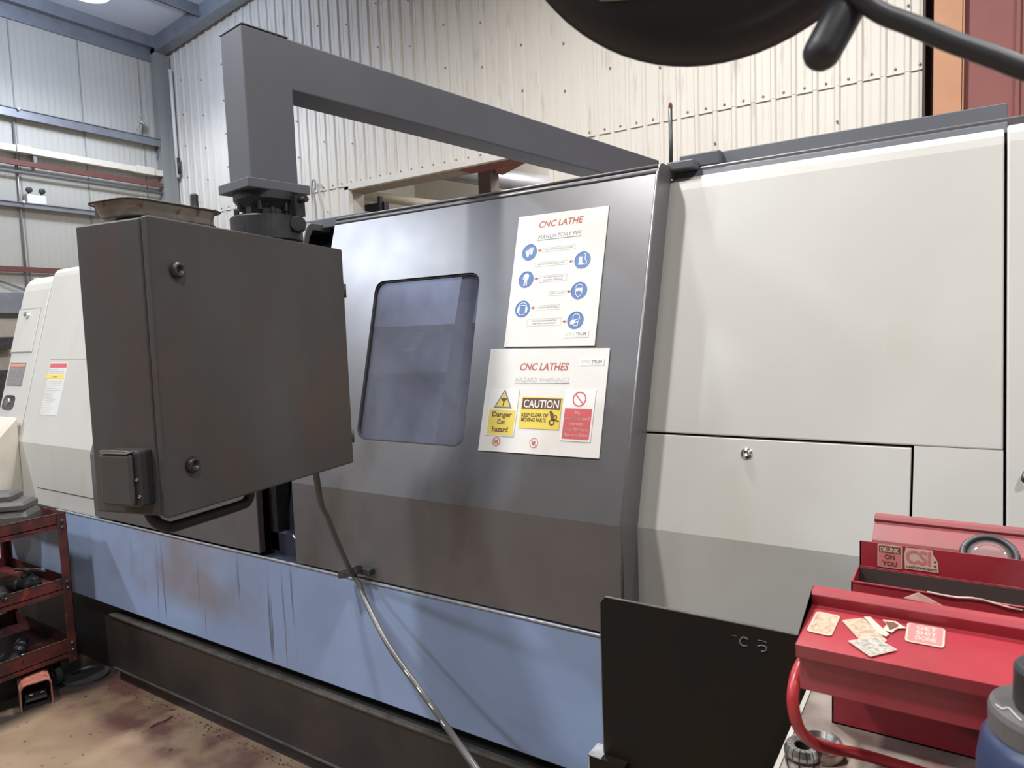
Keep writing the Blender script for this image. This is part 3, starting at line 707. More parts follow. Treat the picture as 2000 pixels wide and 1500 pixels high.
# hatch, rating plate and gauge on the end cover
hs = lslab('hatch_shadow', [(-4.642, 1.796), (-4.363, 1.796), (-4.334, 1.541), (-4.604, 1.541)], M['seam'], ecv, 0, .0012)
hd = lslab('hatch_lid', [(-4.633, 1.789), (-4.369, 1.789), (-4.340, 1.548), (-4.596, 1.548)], M['cream'], ecv, 0, .004, bevel=.001)
bm = bmesh.new(); add_lathe(bm, [(0, .022), (.010, .022), (.014, .016), (.016, 0)], frame(SP(-4.498, (1.755-ZL)/CT, .004, YL, ZL), NRM), 16); obj('hatch_lock', bm, M['chrome'], hd)
rp = lslab('rating_plate', [(-4.560, 1.488), (-4.366, 1.487), (-4.353, 1.363), (-4.546, 1.363)], M['plate'], ecv, 0, .002)
bm = bmesh.new()
for k in range(9):
    z = 1.458-k*.010; x0_ = -4.545+.1*(1.46-z)
    add_prism(bm, [SP(x, (zz-ZL)/CT, .002, YL, ZL) for x, zz in ((x0_, z), (x0_+.155, z), (x0_+.155, z-.003), (x0_, z-.003))], SP(0, 0, .0003)-SP(0, 0, 0))
obj('plate_print', bm, M['seam'], rp)
lslab('plate_heading', [(-4.553, 1.482), (-4.372, 1.481), (-4.370, 1.466), (-4.551, 1.466)], M['orange'], rp, .002, .0023)
bm = bmesh.new(); lp = rrect(-4.525, -4.385, 1.232, 1.310, .03); add_prism(bm, [SP(x, (z-ZL)/CT, 0, YL, ZL) for x, z in lp], SP(0, 0, .003)-SP(0, 0, 0)); gw = obj('gauge_window', bm, M['glassd'], ecv)
bm = bmesh.new(); fr = frame(SP(-4.468, (1.272-ZL)/CT, .003, YL, ZL), NRM); add_lathe(bm, [(0, .004), (.022, .004), (.026, .002), (.028, 0)], fr, 20); obj('gauge_dial', bm, M['steel'], gw)
# sloping console at the left end
bm = bmesh.new()
add_prism(bm, [(-4.215, 1.625, 1.205), (-4.215, 1.50, 1.075), (-4.215, 1.24, .80), (-4.215, 1.24, .62), (-4.215, 1.625, .62)], (-.5, 0, 0)); cs = obj('side_console', bm, M['cream_old'], LA, .006)

# ================================================================== SIGNS
def sfr(x, s, n=0.): return frame(SP(x, s, n), NRM, (1, 0, 0))
def arrow(bm, fr, cx, cy, d, s=.0065, z=.0032):
    poly_bm(bm, fr, [(cx-d*s, cy+s*.35), (cx, cy+s*.35), (cx, cy+s*.8), (cx+d*s, cy), (cx, cy-s*.8), (cx, cy-s*.35), (cx-d*s, cy-s*.35)][::d], z, z+.0004)
O1 = (-1.020, .694)                                                     # portrait board centre
t = thing('ppe_sign', 'portrait white sign about mandatory PPE fixed above the hazard sign on lathe door', 'sign', SP(*O1, .001))
fr = sfr(*O1, .001)
loc = lambda x, s: (x-O1[0], s-O1[1])
bm = bmesh.new(); poly_bm(bm, fr, [loc(-1.1685, .4835), loc(-.8650, .4815), loc(-.8705, .9035), loc(-1.1805, .9075)], 0, .003); obj('board', bm, M['white'], t, .0006)
def ln(bm, pts, w, z=.0032):
    for (a, b) in zip(pts, pts[1:]):
        a = Vector(a); b = Vector(b); d = (b-a).normalized(); q = Vector((-d.y, d.x))*w/2
        poly_bm(bm, fr, [a+q, a-q, b-q, b+q], z, z+.0003)
bm = bmesh.new(); f2 = sfr(-1.0255, .8615, .0042); text_bm(bm, 'CNC LATHE', f2, .0205, .152, bold=.025, shear=.18); obj('title_text', bm, M['signred'], t)
bm = bmesh.new(); f2 = sfr(-1.0245, .8235, .0042); text_bm(bm, 'MANDATORY PPE', f2, .0135, .149, bold=0, shear=.15)
poly_bm(bm, fr, [loc(-1.100, .8195), loc(-.949, .8185), loc(-.949, .8200), loc(-1.100, .8210)], .0032, .0036); obj('subtitle_text', bm, M['signgrey'], t)
R = .0262
icons = [('gloves', -1.1231, .7841), ('boot', -.9357, .742), ('overall', -1.122, .6957), ('goggles', -.935, .6484), ('ears', -1.1201, .6016), ('mask', -.9347, .559)]
def pg(bm, fr, cx, cy, pts, z=.0038, s=R): poly_bm(bm, fr, [(cx+x*s, cy+y*s) for x, y in pts], z, z+.0003)
for kind, x, s in icons:
    cx_, cy_ = loc(x, s)
    bm = bmesh.new(); poly_bm(bm, fr, circ(cx_, cy_, R), .0030, .0034); ic = obj('pictogram', bm, M['signblue'], t)
    w = bmesh.new(); z = .0034
    def q(pts, zz=None): pg(w, fr, cx_, cy_, pts, .0036 if zz is None else zz)
    if kind == 'gloves':
        for ox, oy, fl in ((-.18, -.12, 1), (.28, .15, 1)):
            q([(ox-.22, oy-.1), (ox-.05, oy-.5), (ox+.12, oy-.5), (ox+.2, oy-.1), (ox+.18, oy+.1), (ox-.2, oy+.1)])
            for k in range(4): q([(ox-.24+k*.12, oy+.05), (ox-.15+k*.12, oy+.05), (ox-.13+k*.14, oy+.45-.04*abs(k-1.5)), (ox-.21+k*.14, oy+.45-.04*abs(k-1.5))])
            q([(ox-.2, oy-.05), (ox-.4, oy+.22), (ox-.33, oy+.27), (ox-.15, oy+.08)])
    elif kind == 'boot':
        q([(-.5, -.55), (.15, -.6), (.2, -.4), (0, -.25), (-.05, .4), (-.45, .42), (-.4, -.2)])
        for a, b in (((.1, .75), (.35, .65)), ((.35, .65), (.3, .1)), ((.3, .1), (.6, -.25)), ((.6, -.25), (.45, -.55)), ((.45, -.55), (.2, -.5))):
            A, B = Vector(a), Vector(b); d = (B-A).normalized(); p = Vector((-d.y, d.x))*.04; q([A+p, A-p, B-p, B+p])
    elif kind == 'overall':
        q([(-.14, .72), (.14, .72), (.38, .45), (.32, -.05), (.24, -.05), (.22, .35), (.18, 0), (.22, -.78), (.06, -.78), (0, -.1), (-.08, -.78), (-.26, -.78), (-.2, 0), (-.22, .35), (-.34, -.02), (-.42, 0), (-.38, .45)])
    elif kind == 'goggles':
        q([(-.42, .05), (.42, .05), (.40, .28), (-.40, .28)]); q([(-.38, .06), (-.05, .06), (-.08, -.12), (-.32, -.12)]); q([(.05, .06), (.38, .06), (.32, -.12), (.08, -.12)])
        pts = [(-.42, .3), (-.4, .6), (0, .74), (.4, .6), (.42, .3)]; pts2 = [(-.42, .05), (-.36, -.35), (-.1, -.75), (.1, -.75), (.36, -.35), (.42, .05)]
        for P_ in (pts, pts2):
            for a, b in zip(P_, P_[1:]):
                A, B = Vector(a), Vector(b); d = (B-A).normalized(); p = Vector((-d.y, d.x))*.035; q([A+p, A-p, B-p, B+p])
    elif kind == 'ears':
        for sx in (-1, 1): q([(sx*.38, .3), (sx*.62, .25), (sx*.70, -.1), (sx*.62, -.45), (sx*.40, -.5)][::sx])
        pts = [(-.5, .3), (-.4, .62), (0, .76), (.4, .62), (.5, .3)]; pts2 = [(-.35, -.5), (-.25, -.72), (.25, -.72), (.35, -.5)]; pts3 = [(-.36, .4), (.36, .4)]
        for P_ in (pts, pts2, pts3):
            for a, b in zip(P_, P_[1:]):
                A, B = Vector(a), Vector(b); d = (B-A).normalized(); p = Vector((-d.y, d.x))*.04; q([A+p, A-p, B-p, B+p])
    else:
        q([(-.60, -.45), (-.25, -.5), (.1, -.3), (-.1, .05), (-.45, .02), (-.62, -.15)])
        for P_ in ([(-.35, .1), (-.3, .55), (0, .74), (.4, .6), (.5, .2), (.35, -.2), (.3, -.65), (-.2, -.62)], [(-.1, .0), (.5, .15)], [(.1, -.25), (.42, -.1)]):
            for a, b in zip(P_, P_[1:]):
                A, B = Vector(a), Vector(b); d = (B-A).normalized(); p = Vector((-d.y, d.x))*.04; q([A+p, A-p, B-p, B+p])
    obj('symbol', w, M['card'], ic)
    bm = bmesh.new(); ring_bm(bm, fr, cx_, cy_, R*.93, R*1.0, .0035); obj('pictogram_rim', bm, M['signblue'], ic)
for bx, bs, bw, bh, lines in ((-1.0194, .7863, .113, .013, ['CUT RESISTANT GLOVES & SLEEVES']), (-1.0418, .7403, .113, .013, ['STEEL TOE CAP SAFETY BOOTS (SHOES)']),
                              (-1.0269, .6932, .092, .021, ['FULL BODY PROTECTIVE', 'GARMENT (OVERALL)']), (-1.0056, .6452, .058, .013, ['SAFETY GLASSES']),
                              (-1.0319, .6023, .077, .014, ['HEARING PROTECTION']), (-1.0394, .5573, .115, .022, ['FACE MASK/LE RESPIRATOR', 'TO BE WORN WHEN NECESSARY'])):
    bm = bmesh.new(); X_, S_ = loc(bx, bs); outline_bm(bm, fr, X_-bw/2, X_+bw/2, S_-bh/2, S_+bh/2, .0005, .0031); cap_ = obj('caption_box', bm, M['shadowline'], t)
    bm = bmesh.new()
    for k, l_ in enumerate(lines):
        dy = (len(lines)-1)*.004-k*.008-.002; text_bm(bm, l_, sfr(bx, bs+dy, .0042), .0042, bw*(.84 if len(lines) == 1 else .72), bold=.01)
    obj('caption_text', bm, M['signgrey'], cap_)
bm = bmesh.new()
for x, s, d in ((-1.0862, .7864, 1), (-.9731, .7418, -1), (-1.0847, .696, 1), (-.9677, .6476, -1), (-1.0833, .6037, 1), (-.9702, .5564, -1)):
    arrow(bm, fr, *loc(x, s), d)
obj('arrows', bm, M['signred'], t)
def logo(t, x, s, w, O, fr):
    bm = bmesh.new(); X_, S_ = x-O[0], s-O[1]
    poly_bm(bm, fr, [(X_-w/2+.003, S_-.0125), (X_+w/2+.002, S_-.0125), (X_+w/2+.002, S_+.008), (X_-w/2+.003, S_+.008)], .0029, .0031); a = obj('logo_card', bm, M['shadowline'], t)
    bm = bmesh.new(); poly_bm(bm, fr, [(X_-w/2, S_-.0105), (X_+w/2, S_-.0105), (X_+w/2, S_+.0105), (X_-w/2, S_+.0105)], .003, .0034); obj('logo_face', bm, M['card'], a)
    bm = bmesh.new(); text_bm(bm, 'SPEC', sfr(x-w*.235, s-.004, .0046), .0082, w*.40); obj('logo_text', bm, M['pale'], a)
    bm = bmesh.new(); text_bm(bm, 'TRUM', sfr(x+w*.20, s-.004, .0046), .0082, w*.42, bold=.02); poly_bm(bm, fr, [(X_-w*.02, S_-.0075), (X_+w*.42, S_-.0075), (X_+w*.42, S_-.0068), (X_-w*.02, S_-.0068)], .0034, .0036); obj('logo_text', bm, M['signgrey'], a)
logo(t, -.9275, .518, .078, O1, fr)

O2 = (-1.0140, .3210)
t = thing('hazard_sign', 'landscape white sign with hazard warnings fixed below the PPE sign on lathe door', 'sign', SP(*O2, .001))
fr = sfr(*O2, .001)
loc2 = lambda x, s: (x-O2[0], s-O2[1])
bm = bmesh.new(); poly_bm(bm, fr, [loc2(-1.2095, .1655), loc2(-.8130, .1690), loc2(-.8170, .4740), loc2(-1.2160, .4785)], 0, .003); obj('board', bm, M['white'], t, .0006)
bm = bmesh.new(); text_bm(bm, 'CNC LATHES', sfr(-1.0190, .4112, .0042), .0210, .163, bold=.025, shear=.18); obj('title_text', bm, M['signred'], t)
bm = bmesh.new(); text_bm(bm, 'HAZARD WARNINGS', sfr(-1.0200, .3755, .0042), .0130, .180, bold=.005, shear=.1); obj('subtitle_text', bm, M['pale'], t)
bm = bmesh.new(); poly_bm(bm, fr, [loc2(-1.112, .3715), loc2(-.929, .3722), loc2(-.929, .3735), loc2(-1.112, .3730)], .0032, .0036); obj('subtitle_underline', bm, M['signgrey'], t)
logo(t, -.8670, .4355, .074, O2, fr)
def card(name, c, m, parent, z0=.003, z1=.0036, b=0.):
    bm = bmesh.new(); poly_bm(bm, fr, [loc2(*p) for p in c], z0, z1); return obj(name, bm, m, parent, b)
def shadowcard(name, x0, x1, s0, s1, m, par):
    a = card(name+'_drop_edge', [(x0+.003, s0-.0025), (x1+.0022, s0-.0025), (x1+.0022, s1-.002), (x0+.003, s1-.002)], M['shadowline'], par, .0029, .0031)
    return card(name, [(x0, s0), (x1, s0), (x1, s1), (x0, s1)], m, par, .003, .0036)
dc = shadowcard('danger_card', -1.1925, -1.0915, .2130, .3550, M['card'], t)
card('yellow_panel', [(-1.1865, .2165), (-1.0950, .2165), (-1.0950, .2905), (-1.1865, .2905)], M['yellow'], dc, .0036, .004)
card('triangle_border', [(-1.1745, .2955), (-1.1095, .2955), (-1.1420, .3535)], M['signgrey'], dc, .0036, .0039)
card('triangle', [(-1.1665, .3000), (-1.1175, .3000), (-1.1420, .3445)], M['yellow'], dc, .0038, .0042)
bm = bmesh.new(); ccx, ccy = loc2(-1.1410, .3195); poly_bm(bm, fr, [(ccx+.0095*math.cos(a)*(1+.25*math.sin(3*a)), ccy+.0055*math.sin(a)+.002) for a in [k*math.pi/8 for k in range(16)]], .0042, .0045)
poly_bm(bm, fr, [(ccx-.0022, ccy-.017), (ccx+.0015, ccy-.017), (ccx+.003, ccy), (ccx-.001, ccy)], .0042, .0045); obj('cut_symbol', bm, M['brown'], dc)
bm = bmesh.new()
for tx, s, w_ in (('Danger', .2700, .069), ('Cut', .2475, .028), ('hazard', .2255, .055)): text_bm(bm, tx, sfr(-1.1408, s, .0052), .0145, w_, bold=.03)
obj('danger_text', bm, M['brown'], dc)
kc = shadowcard('caution_card', -1.0785, -.9455, .2400, .3320, M['yellow'], t)
card('brown_band', [(-1.0755, .2965), (-.9485, .2965), (-.9485, .3285), (-1.0755, .3285)], M['brown'], kc, .0036, .004)
bm = bmesh.new(); text_bm(bm, 'CAUTION', sfr(-1.0120, .3010, .0052), .0225, .116, bold=.01); obj('caution_heading', bm, M['card'], kc)
bm = bmesh.new(); text_bm(bm, 'KEEP CLEAR OF', sfr(-1.0290, .2740, .0052), .0105, .088, bold=.03); text_bm(bm, 'MOVING PARTS', sfr(-1.0310, .2600, .0052), .0105, .082, bold=.03); obj('caution_text', bm, M['brown'], kc)
bm = bmesh.new()
gx, gy = loc2(-.9700, .2600); ring_bm(bm, fr, gx, gy, .0055, .0090, .0036); ring_bm(bm, fr, gx+.009, gy+.015, .0035, .0065, .0036)
for k in range(10):
    a = k*math.pi/5; poly_bm(bm, fr, [(gx+.0088*math.cos(a-.12), gy+.0088*math.sin(a-.12)), (gx+.0108*math.cos(a), gy+.0108*math.sin(a)), (gx+.0088*math.cos(a+.12), gy+.0088*math.sin(a+.12))], .0036, .004)
poly_bm(bm, fr, [(gx-.012, gy+.032), (gx-.004, gy+.033), (gx+.003, gy+.024), (gx+.002, gy+.010), (gx-.005, gy+.012)], .0036, .004)
poly_bm(bm, fr, [(gx-.004, gy+.012), (gx+.022, gy+.006), (gx+.022, gy+.002), (gx-.002, gy+.006)], .0036, .004)
obj('hand_in_gears', bm, M['brown'], kc)
pc = shadowcard('prohibition_card', -.9380, -.8440, .2110, .3565, M['card'], t)
card('red_panel', [(-.9330, .2165), (-.8490, .2165), (-.8490, .3020), (-.9330, .3020)], M['prohib'], pc, .0036, .004)
bm = bmesh.new(); px_, py_ = loc2(-.8915, .3290); ring_bm(bm, fr, px_, py_, .0175, .0212, .0036); d = Vector((.7, -.714)); nq = Vector((.714, .7))*.0017
poly_bm(bm, fr, [Vector((px_, py_))-d*.018+nq, Vector((px_, py_))-d*.018-nq, Vector((px_, py_))+d*.018-nq, Vector((px_, py_))+d*.018+nq], .0036, .004); obj('prohibition_ring', bm, M['prohib'], pc)
bm = bmesh.new()
for k, (tx, w_) in enumerate((('No', .015), ('unauthorised', .076), ('person', .042), ('may operate', .072), ('this machine', .076))): text_bm(bm, tx, sfr(-.8915, .2860-k*.0152, .0052), .0090, w_, bold=.02)
obj('prohibition_text', bm, M['edge'], pc)
for sx_, ss_, nm in ((-1.1481, .1961, 'glove_symbol'), (-1.0204, .1991, 'tie_symbol')):
    bm = bmesh.new(); X_, S_ = loc2(sx_, ss_); poly_bm(bm, fr, circ(X_, S_, .013), .003, .0032); rs = obj('round_sticker', bm, M['card'], t)
    bm = bmesh.new(); ring_bm(bm, fr, X_, S_, .0118 if sx_ > -1.1 else .0095, .0142, .0033); nq = Vector((.7, .7))*.0012; d = Vector((.7, -.7)); c0 = Vector((X_, S_))
    poly_bm(bm, fr, [c0-d*.012+nq, c0-d*.012-nq, c0+d*.012-nq, c0+d*.012+nq], .0037, .0041); obj('red_ring', bm, M['orange'], rs)
    bm = bmesh.new(); poly_bm(bm, fr, [(X_-.006, S_-.006), (X_+.004, S_-.007), (X_+.006, S_+.002), (X_+.002, S_+.007), (X_-.003, S_+.001), (X_-.007, S_+.004)], .0033, .0037); obj(nm, bm, M['signgrey'], rs)

# ================================================================== PENDANT ARM + CABINET
az = math.radians(82.5); bd = Vector((math.cos(az), math.sin(az), 0)); bn = Vector((bd.y, -bd.x, 0))   # beam direction, outward normal of its near face
PA = thing('pendant_arm', 'dark grey square-section swing arm carrying the hanging control cabinet', 'support arm', (-1.485, 1.160, 1.875))
C0 = Vector((-1.4845, 1.160, 0)); hw, hl = .0525, .0645
corner = [C0+bn*hw-bd*hl, C0+bn*hw+bd*hl, C0-bn*hw+bd*hl, C0-bn*hw-bd*hl]
# column + beam as one bent box section: outline in the vertical plane of the beam, swept across
def VP(a, z, side): return C0+bd*a+bn*side+Vector((0, 0, z))
bm = bmesh.new()
add_prism(bm, [VP(-hl, 1.955, hw), VP(hl, 1.955, hw), VP(hl, 2.193, hw), VP(1.95, 2.193, hw), VP(1.95, 2.3175, hw), VP(-hl, 2.3175, hw)], bn*(-2*hw))
obj('arm_beam', bm, M['arm'], PA, .004)
bm = bmesh.new(); add_prism(bm, [VP(-hl-.001, 2.3175, hw+.002), VP(hl*.9, 2.3175, hw+.002), VP(hl*.9, 2.3195, hw+.002), VP(-hl-.001, 2.3195, hw+.002)], bn*(-2*hw-.004)); obj('cap_plate', bm, M['arm'], PA)
bm = bmesh.new(); add_prism(bm, [VP(1.80, 2.03, hw), VP(1.94, 2.03, hw), VP(1.94, 2.195, hw), VP(1.80, 2.195, hw)], bn*(-2*hw)); obj('pivot_post', bm, M['arm'], PA, .004)
e = .020
bm = bmesh.new(); add_prism(bm, [VP(-hl-e, 1.934, hw+e), VP(hl+e, 1.934, hw+e), VP(hl+e, 1.957, hw+e), VP(-hl-e, 1.957, hw+e)], bn*(-2*hw-2*e)); fl = obj('flange_plate', bm, M['arm'], PA, .002)
A0 = (C0.x, C0.y, 0)
bm = bmesh.new(); add_lathe(bm, [(0, 1.935), (.076, 1.935), (.076, 1.915), (.066, 1.905), (.057, 1.893), (.057, 1.874), (0, 1.874)], frame(A0, (0, 0, 1)), 40, smooth=False); obj('swivel_neck', bm, M['darksteel'], PA)
bm = bmesh.new(); add_lathe(bm, [(0, 1.8755), (.084, 1.8755), (.087, 1.872), (.087, 1.818), (.084, 1.8155), (0, 1.8155)], frame(A0, (0, 0, 1)), 48); br = obj('clamp_ring', bm, M['darksteel'], PA)
for k in range(8):
    a = math.radians(20+k*45); p = (C0.x+.071*math.cos(a), C0.y+.071*math.sin(a))
    bm = bmesh.new(); add_lathe(bm, [(0, .017), (.0065, .017), (.0065, 0)], frame((p[0], p[1], 1.8755), (0, 0, 1)), 8); obj('bolt', bm, M['darksteel'], br)
for a_, zz in ((-50, 1.918), (10, 1.918), (-110, 1.918)):
    a = math.radians(a_); p = (C0.x+.064*math.cos(a), C0.y+.064*math.sin(a))
    bm = bmesh.new(); add_lathe(bm, [(0, 0), (.006, 0), (.006, .022)], frame((p[0], p[1], 1.888), (0, 0, 1)), 8); obj('bolt', bm, M['darksteel'], PA)
d = Vector((.92, .39, 0))
bm = bmesh.new(); c = Vector((C0.x, C0.y, 1.853))+d*.085; add_lathe(bm, [(0, .03), (.017, .03), (.02, .026), (.02, 0)], frame(c, (.75, -.66, 0)), 20); obj('locking_knob', bm, M['darksteel'], PA, .0)
bm = bmesh.new(); add_box(bm, (C0.x+.058, C0.y+.02, 1.876), (C0.x+.088, C0.y+.05, 1.925)); add_tube(bm, [(C0.x+.085, C0.y+.035, 1.915), (C0.x+.112, C0.y+.035, 1.915)], .008, 8, False); obj('stop_bracket', bm, M['cap'], PA)

B = Vector((-1.2864, .7377, 1.813)); fx = Vector((-.196, .9805, -.0133)).normalized(); upv = Vector((-.013, .011, .9999)).normalized()
fx = (fx-upv*fx.dot(upv)).normalized(); lx = upv.cross(fx)
W, Dp, Hc = .6113, .2011, .5786
CF = Matrix(((fx.x, lx.x, upv.x, B.x), (fx.y, lx.y, upv.y, B.y), (fx.z, lx.z, upv.z, B.z), (0, 0, 0, 1)))   # local: a along door, b into depth, c up (negative = down)
CB = thing('control_cabinet', 'large dark brown-grey steel control cabinet hanging from the swing arm', 'cabinet', CF @ Vector((W/2, Dp/2, -Hc)))
def cbox(name, lo, hi, m, parent, bev=0.):
    bm = bmesh.new(); add_obox(bm, CF, lo, hi); return obj(name, bm, m, parent, bev)
cbox('cabinet_body', (.004, .026, -Hc+.002), (W-.004, Dp, -.001), M['cab'], CB, .004)
cbox('gasket_gap', (.008, .016, -Hc+.006), (W-.008, .03, -.006), M['rubber'], CB)
cd = cbox('cabinet_door', (0, 0, -Hc), (W, .019, 0), M['cab'], CB, .004)
for a_, c_ in ((.0575, -.0990), (.0625, -.4845)):
    bm = bmesh.new(); r = .0165
    add_lathe(bm, [(0, .002), (r*.35, .002), (r*.42, .010), (r*.62, .0125), (r*.82, .010), (r, .004), (r, -.002)], frame(CF @ Vector((a_, 0, c_)), -lx), 28, smooth=True); lk = obj('door_lock', bm, M['darksteel'], cd)
    bm = bmesh.new(); add_lathe(bm, [(0, .0045), (r*.36, .0045)], frame(CF @ Vector((a_, 0, c_)), -lx), 3); obj('key_hole', bm, M['cap'], lk)
for c_ in (-.11, -.505):
    bm = bmesh.new(); add_tube(bm, [CF @ Vector((W+.003, .004, c_+.018)), CF @ Vector((W+.003, .004, c_-.018))], .006, 10, False); obj('hinge', bm, M['cab'], cd)
# socket box on the narrow side
sb = cbox('socket_box', (-.030, .036, -.553), (0.006, .128, -.443), M['cap'], CB, .006)
cbox('flap_lid', (-.040, .046, -.548), (-.030, .128, -.450), M['cab'], sb, .004)
cbox('flap_hinge', (-.042, .048, -.448), (-.026, .122, -.441), M['chrome'], sb, .002)
for b_, c_ in ((.040, -.498), (.036, -.53)):
    bm = bmesh.new(); bmesh.ops.create_uvsphere(bm, u_segments=10, v_segments=6, radius=.0035, matrix=Matrix.Translation(CF @ Vector((-.031, b_, c_)))); obj('screw', bm, M['chrome'], sb)
bm = bmesh.new(); q = lambda a, b, c: CF @ Vector((a, b, c))
add_tube(bm, [q(.028, .085, -Hc+.01), q(.030, .082, -Hc-.006), q(.034, .070, -Hc-.022), q(.050, .060, -Hc-.033), q(.075, .055, -Hc-.034), q(.24, .055, -Hc-.034), q(.262, .055, -Hc-.030), q(.272, .055, -Hc-.018), q(.275, .055, -Hc+.01)], .0115, 14); obj('pull_handle', bm, M['rubber'], CB)

# ------------------------------------------------------------------ tray on the cabinet and what lies in it
ZT0 = B.z
tf = Vector((-.138, .99, 0)).normalized(); tl = Vector((-.99, -.138, 0)).normalized()
Nn = Vector((-1.378, .757, 0))
TF = Matrix(((tf.x, tl.x, 0, Nn.x), (tf.y, tl.y, 0, Nn.y), (0, 0, 1, ZT0), (0, 0, 0, 1)))
RT = thing('roasting_tray', 'shallow stained metal tray with rolled rim on top of the cabinet', 'tray', TF @ Vector((.115, .07, .018)))
bm = bmesh.new()
def loopz(ins, z, r): return [bm.verts.new(TF @ Vector((x, y, z))) for x, y in rrect(ins, .236-ins, ins, .142-ins, r, 6)]
L0 = loopz(.0, .0475, .035); L1 = loopz(.006, .046, .03); L2 = loopz(.014, .019, .026); L3 = loopz(.018, .017, .024)
K3 = loopz(.020, .0185, .022); K2 = loopz(.016, .021, .024); K1 = loopz(.0085, .0465, .028)
for a, b in ((L0, L1), (L1, L2), (L2, L3), (K3, K2), (K2, K1), (K1, L0)):
    for i in range(len(a)):
        j = (i+1) % len(a); f = bm.faces.new((a[i], a[j], b[j], b[i]))
bm.faces.new(L3); bm.faces.new(K3)
obj('tray_pan', bm, M['pan'], RT)
bm = bmesh.new(); P_ = [TF @ Vector((x, y, .0475)) for x, y in rrect(-.003, .239, -.003, .145, .037, 6)]; add_tube(bm, P_+[P_[0]], .0022, 8, False, False); obj('rolled_rim', bm, M['panrim'], RT)
bm = bmesh.new(); add_prism(bm, [TF @ Vector((x, y, .0)) for x, y in rrect(.03, .225, .006, .10, .02)], (0, 0, .017))  # dark shade under the tray, built as an added block
tag(obj('tray_shade_block', bm, M['rubber'], None, .001), 'added black block standing in for shade between the tray and cabinet top', 'pad')
bm = bmesh.new(); s = TF @ Vector((.182, .055, .012)); add_tube(bm, [TF @ Vector((.196, .05, .024)), TF @ Vector((.202, .056, .06)), TF @ Vector((.204, .058, .080)), TF @ Vector((.205, .058, .093))], lambda u: .0085 if u < .85 else .0085*math.sqrt(max(.05, 1-((u-.85)/.15)**2)), 12)
tag(obj('file_handle', bm, M['darksteel']), 'dark rounded tool handle sticking up out of the tray', 'handle')
for (x, y, l, w_, hh, lab) in ((.020, .115, .05, .022, .036, 'small grey metal block at left end of the tray'), (.075, .075, .045, .02, .034, 'rounded grey metal piece in the middle of the tray'), (.2, .03, .03, .012, .031, 'short metal scrap near right end of the tray')):
    bm = bmesh.new(); add_prism(bm, [TF @ Vector(p) for p in ((x, y, .0195), (x+l, y, .0195), (x+l, y, .02+hh*.45), (x+l*.5, y, .02+hh), (x, y, .02+hh))], tl*w_)
    tag(obj('metal_offcut', bm, M['steel'], None, .0015), lab, 'metal piece')

# ------------------------------------------------------------------ cable with its gland
CA = thing('power_cable', 'black cable hanging from cabinet past the door and down over blue apron', 'cable', (-1.43, 1.22, 1.235))
cp = [(-1.425, 1.215, 1.250), (-1.471, 1.27, 1.123), (-1.493, 1.31, 1.068), (-1.576, 1.42, 0.945), (-1.668, 1.545, .812), (-1.640, 1.555, .765), (-1.590, 1.53, .728), (-1.429, 1.46, .644), (-1.244, 1.40, .568), (-1.03, 1.28, .555), (-.90, 1.22, .52), (-.78, 1.15, .45), (-.70, 1.10, .30), (-.72, 1.10, .02)]
bm = bmesh.new(); add_tube(bm, cp, .0085, 12); obj('cable_sheath', bm, mat('cable_grey_black', (.105,.10,.095), .38, spec=.5), CA)
bm = bmesh.new()
cpp = catmull(cp)
seg = [p for p in cpp if .60 < p.z < .70 and p.x > -1.5]
seg = [p for p in cpp if -1.36 < p.x < -1.06 and p.z < .7]
for i in range(len(seg)-1):
    if i % 2 == 0: add_tube(bm, [seg[i]+Vector((-.001, -.0062, .0052)), seg[i].lerp(seg[i+1], .7)+Vector((-.001, -.0062, .0052))], .0018, 6, False)
obj('printed_marks', bm, M['card'], CA)
bm = bmesh.new(); dd = (Vector(cp[5])-Vector(cp[3])).normalized(); cc_ = Vector((-1.672, 1.558, .800))
add_lathe(bm, [(.009, -.012), (.033, -.012), (.036, -.008), (.036, .008), (.033, .012), (.009, .012), (.009, -.012)], frame(cc_, (-.30, .15, .85)), 28); bm.free(); bm = bmesh.new(); add_obox(bm, frame((-1.682, 1.560, .800), (-.36, .25, .90), (.88, .15, .40)), (-.042, -.018, -.013), (.038, .018, .013)); add_box(bm, (-1.655, 1.575, .790), (-1.612, 1.598, .812))
cg = obj('cable_gland', bm, M['cap'], CA, .003)
bm = bmesh.new(); bmesh.ops.create_uvsphere(bm, u_segments=8, v_segments=6, radius=.005, matrix=Matrix.Translation((-1.690, 1.5425, .797))); obj('gland_screw', bm, M['void'], cg)

# ================================================================== RED CART
CX, CY = -3.455, 1.49
CT_ = thing('tool_cart', 'grimy red three-shelf workshop cart at far left', 'cart', (-3.76, 1.15, 0))
for (x, y) in ((CX, CY), (CX, .78), (-4.10, CY), (-4.10, .78)):
    sx = -1 if x > -3.8 else 1; sy = -1 if y > 1.2 else 1
    bm = bmesh.new(); add_box(bm, (min(x, x+sx*.038), min(y, y+sy*.004), .11), (max(x, x+sx*.038), max(y, y+sy*.004), .815)); add_box(bm, (min(x, x+sx*.004), min(y, y+sy*.038), .11), (max(x, x+sx*.004), max(y, y+sy*.038), .815))
    po = obj('post', bm, M['cart'], CT_, .001)
    bm = bmesh.new()
    for z in (.775, .745, .49, .46, .20, .165): add_lathe(bm, [(0, .006), (.006, .005), (.009, 0)], frame((x+.001*(-sx), y+sy*.018, z), (-sx, 0, 0)), 8)
    obj('rivets', bm, M['darksteel'], po)
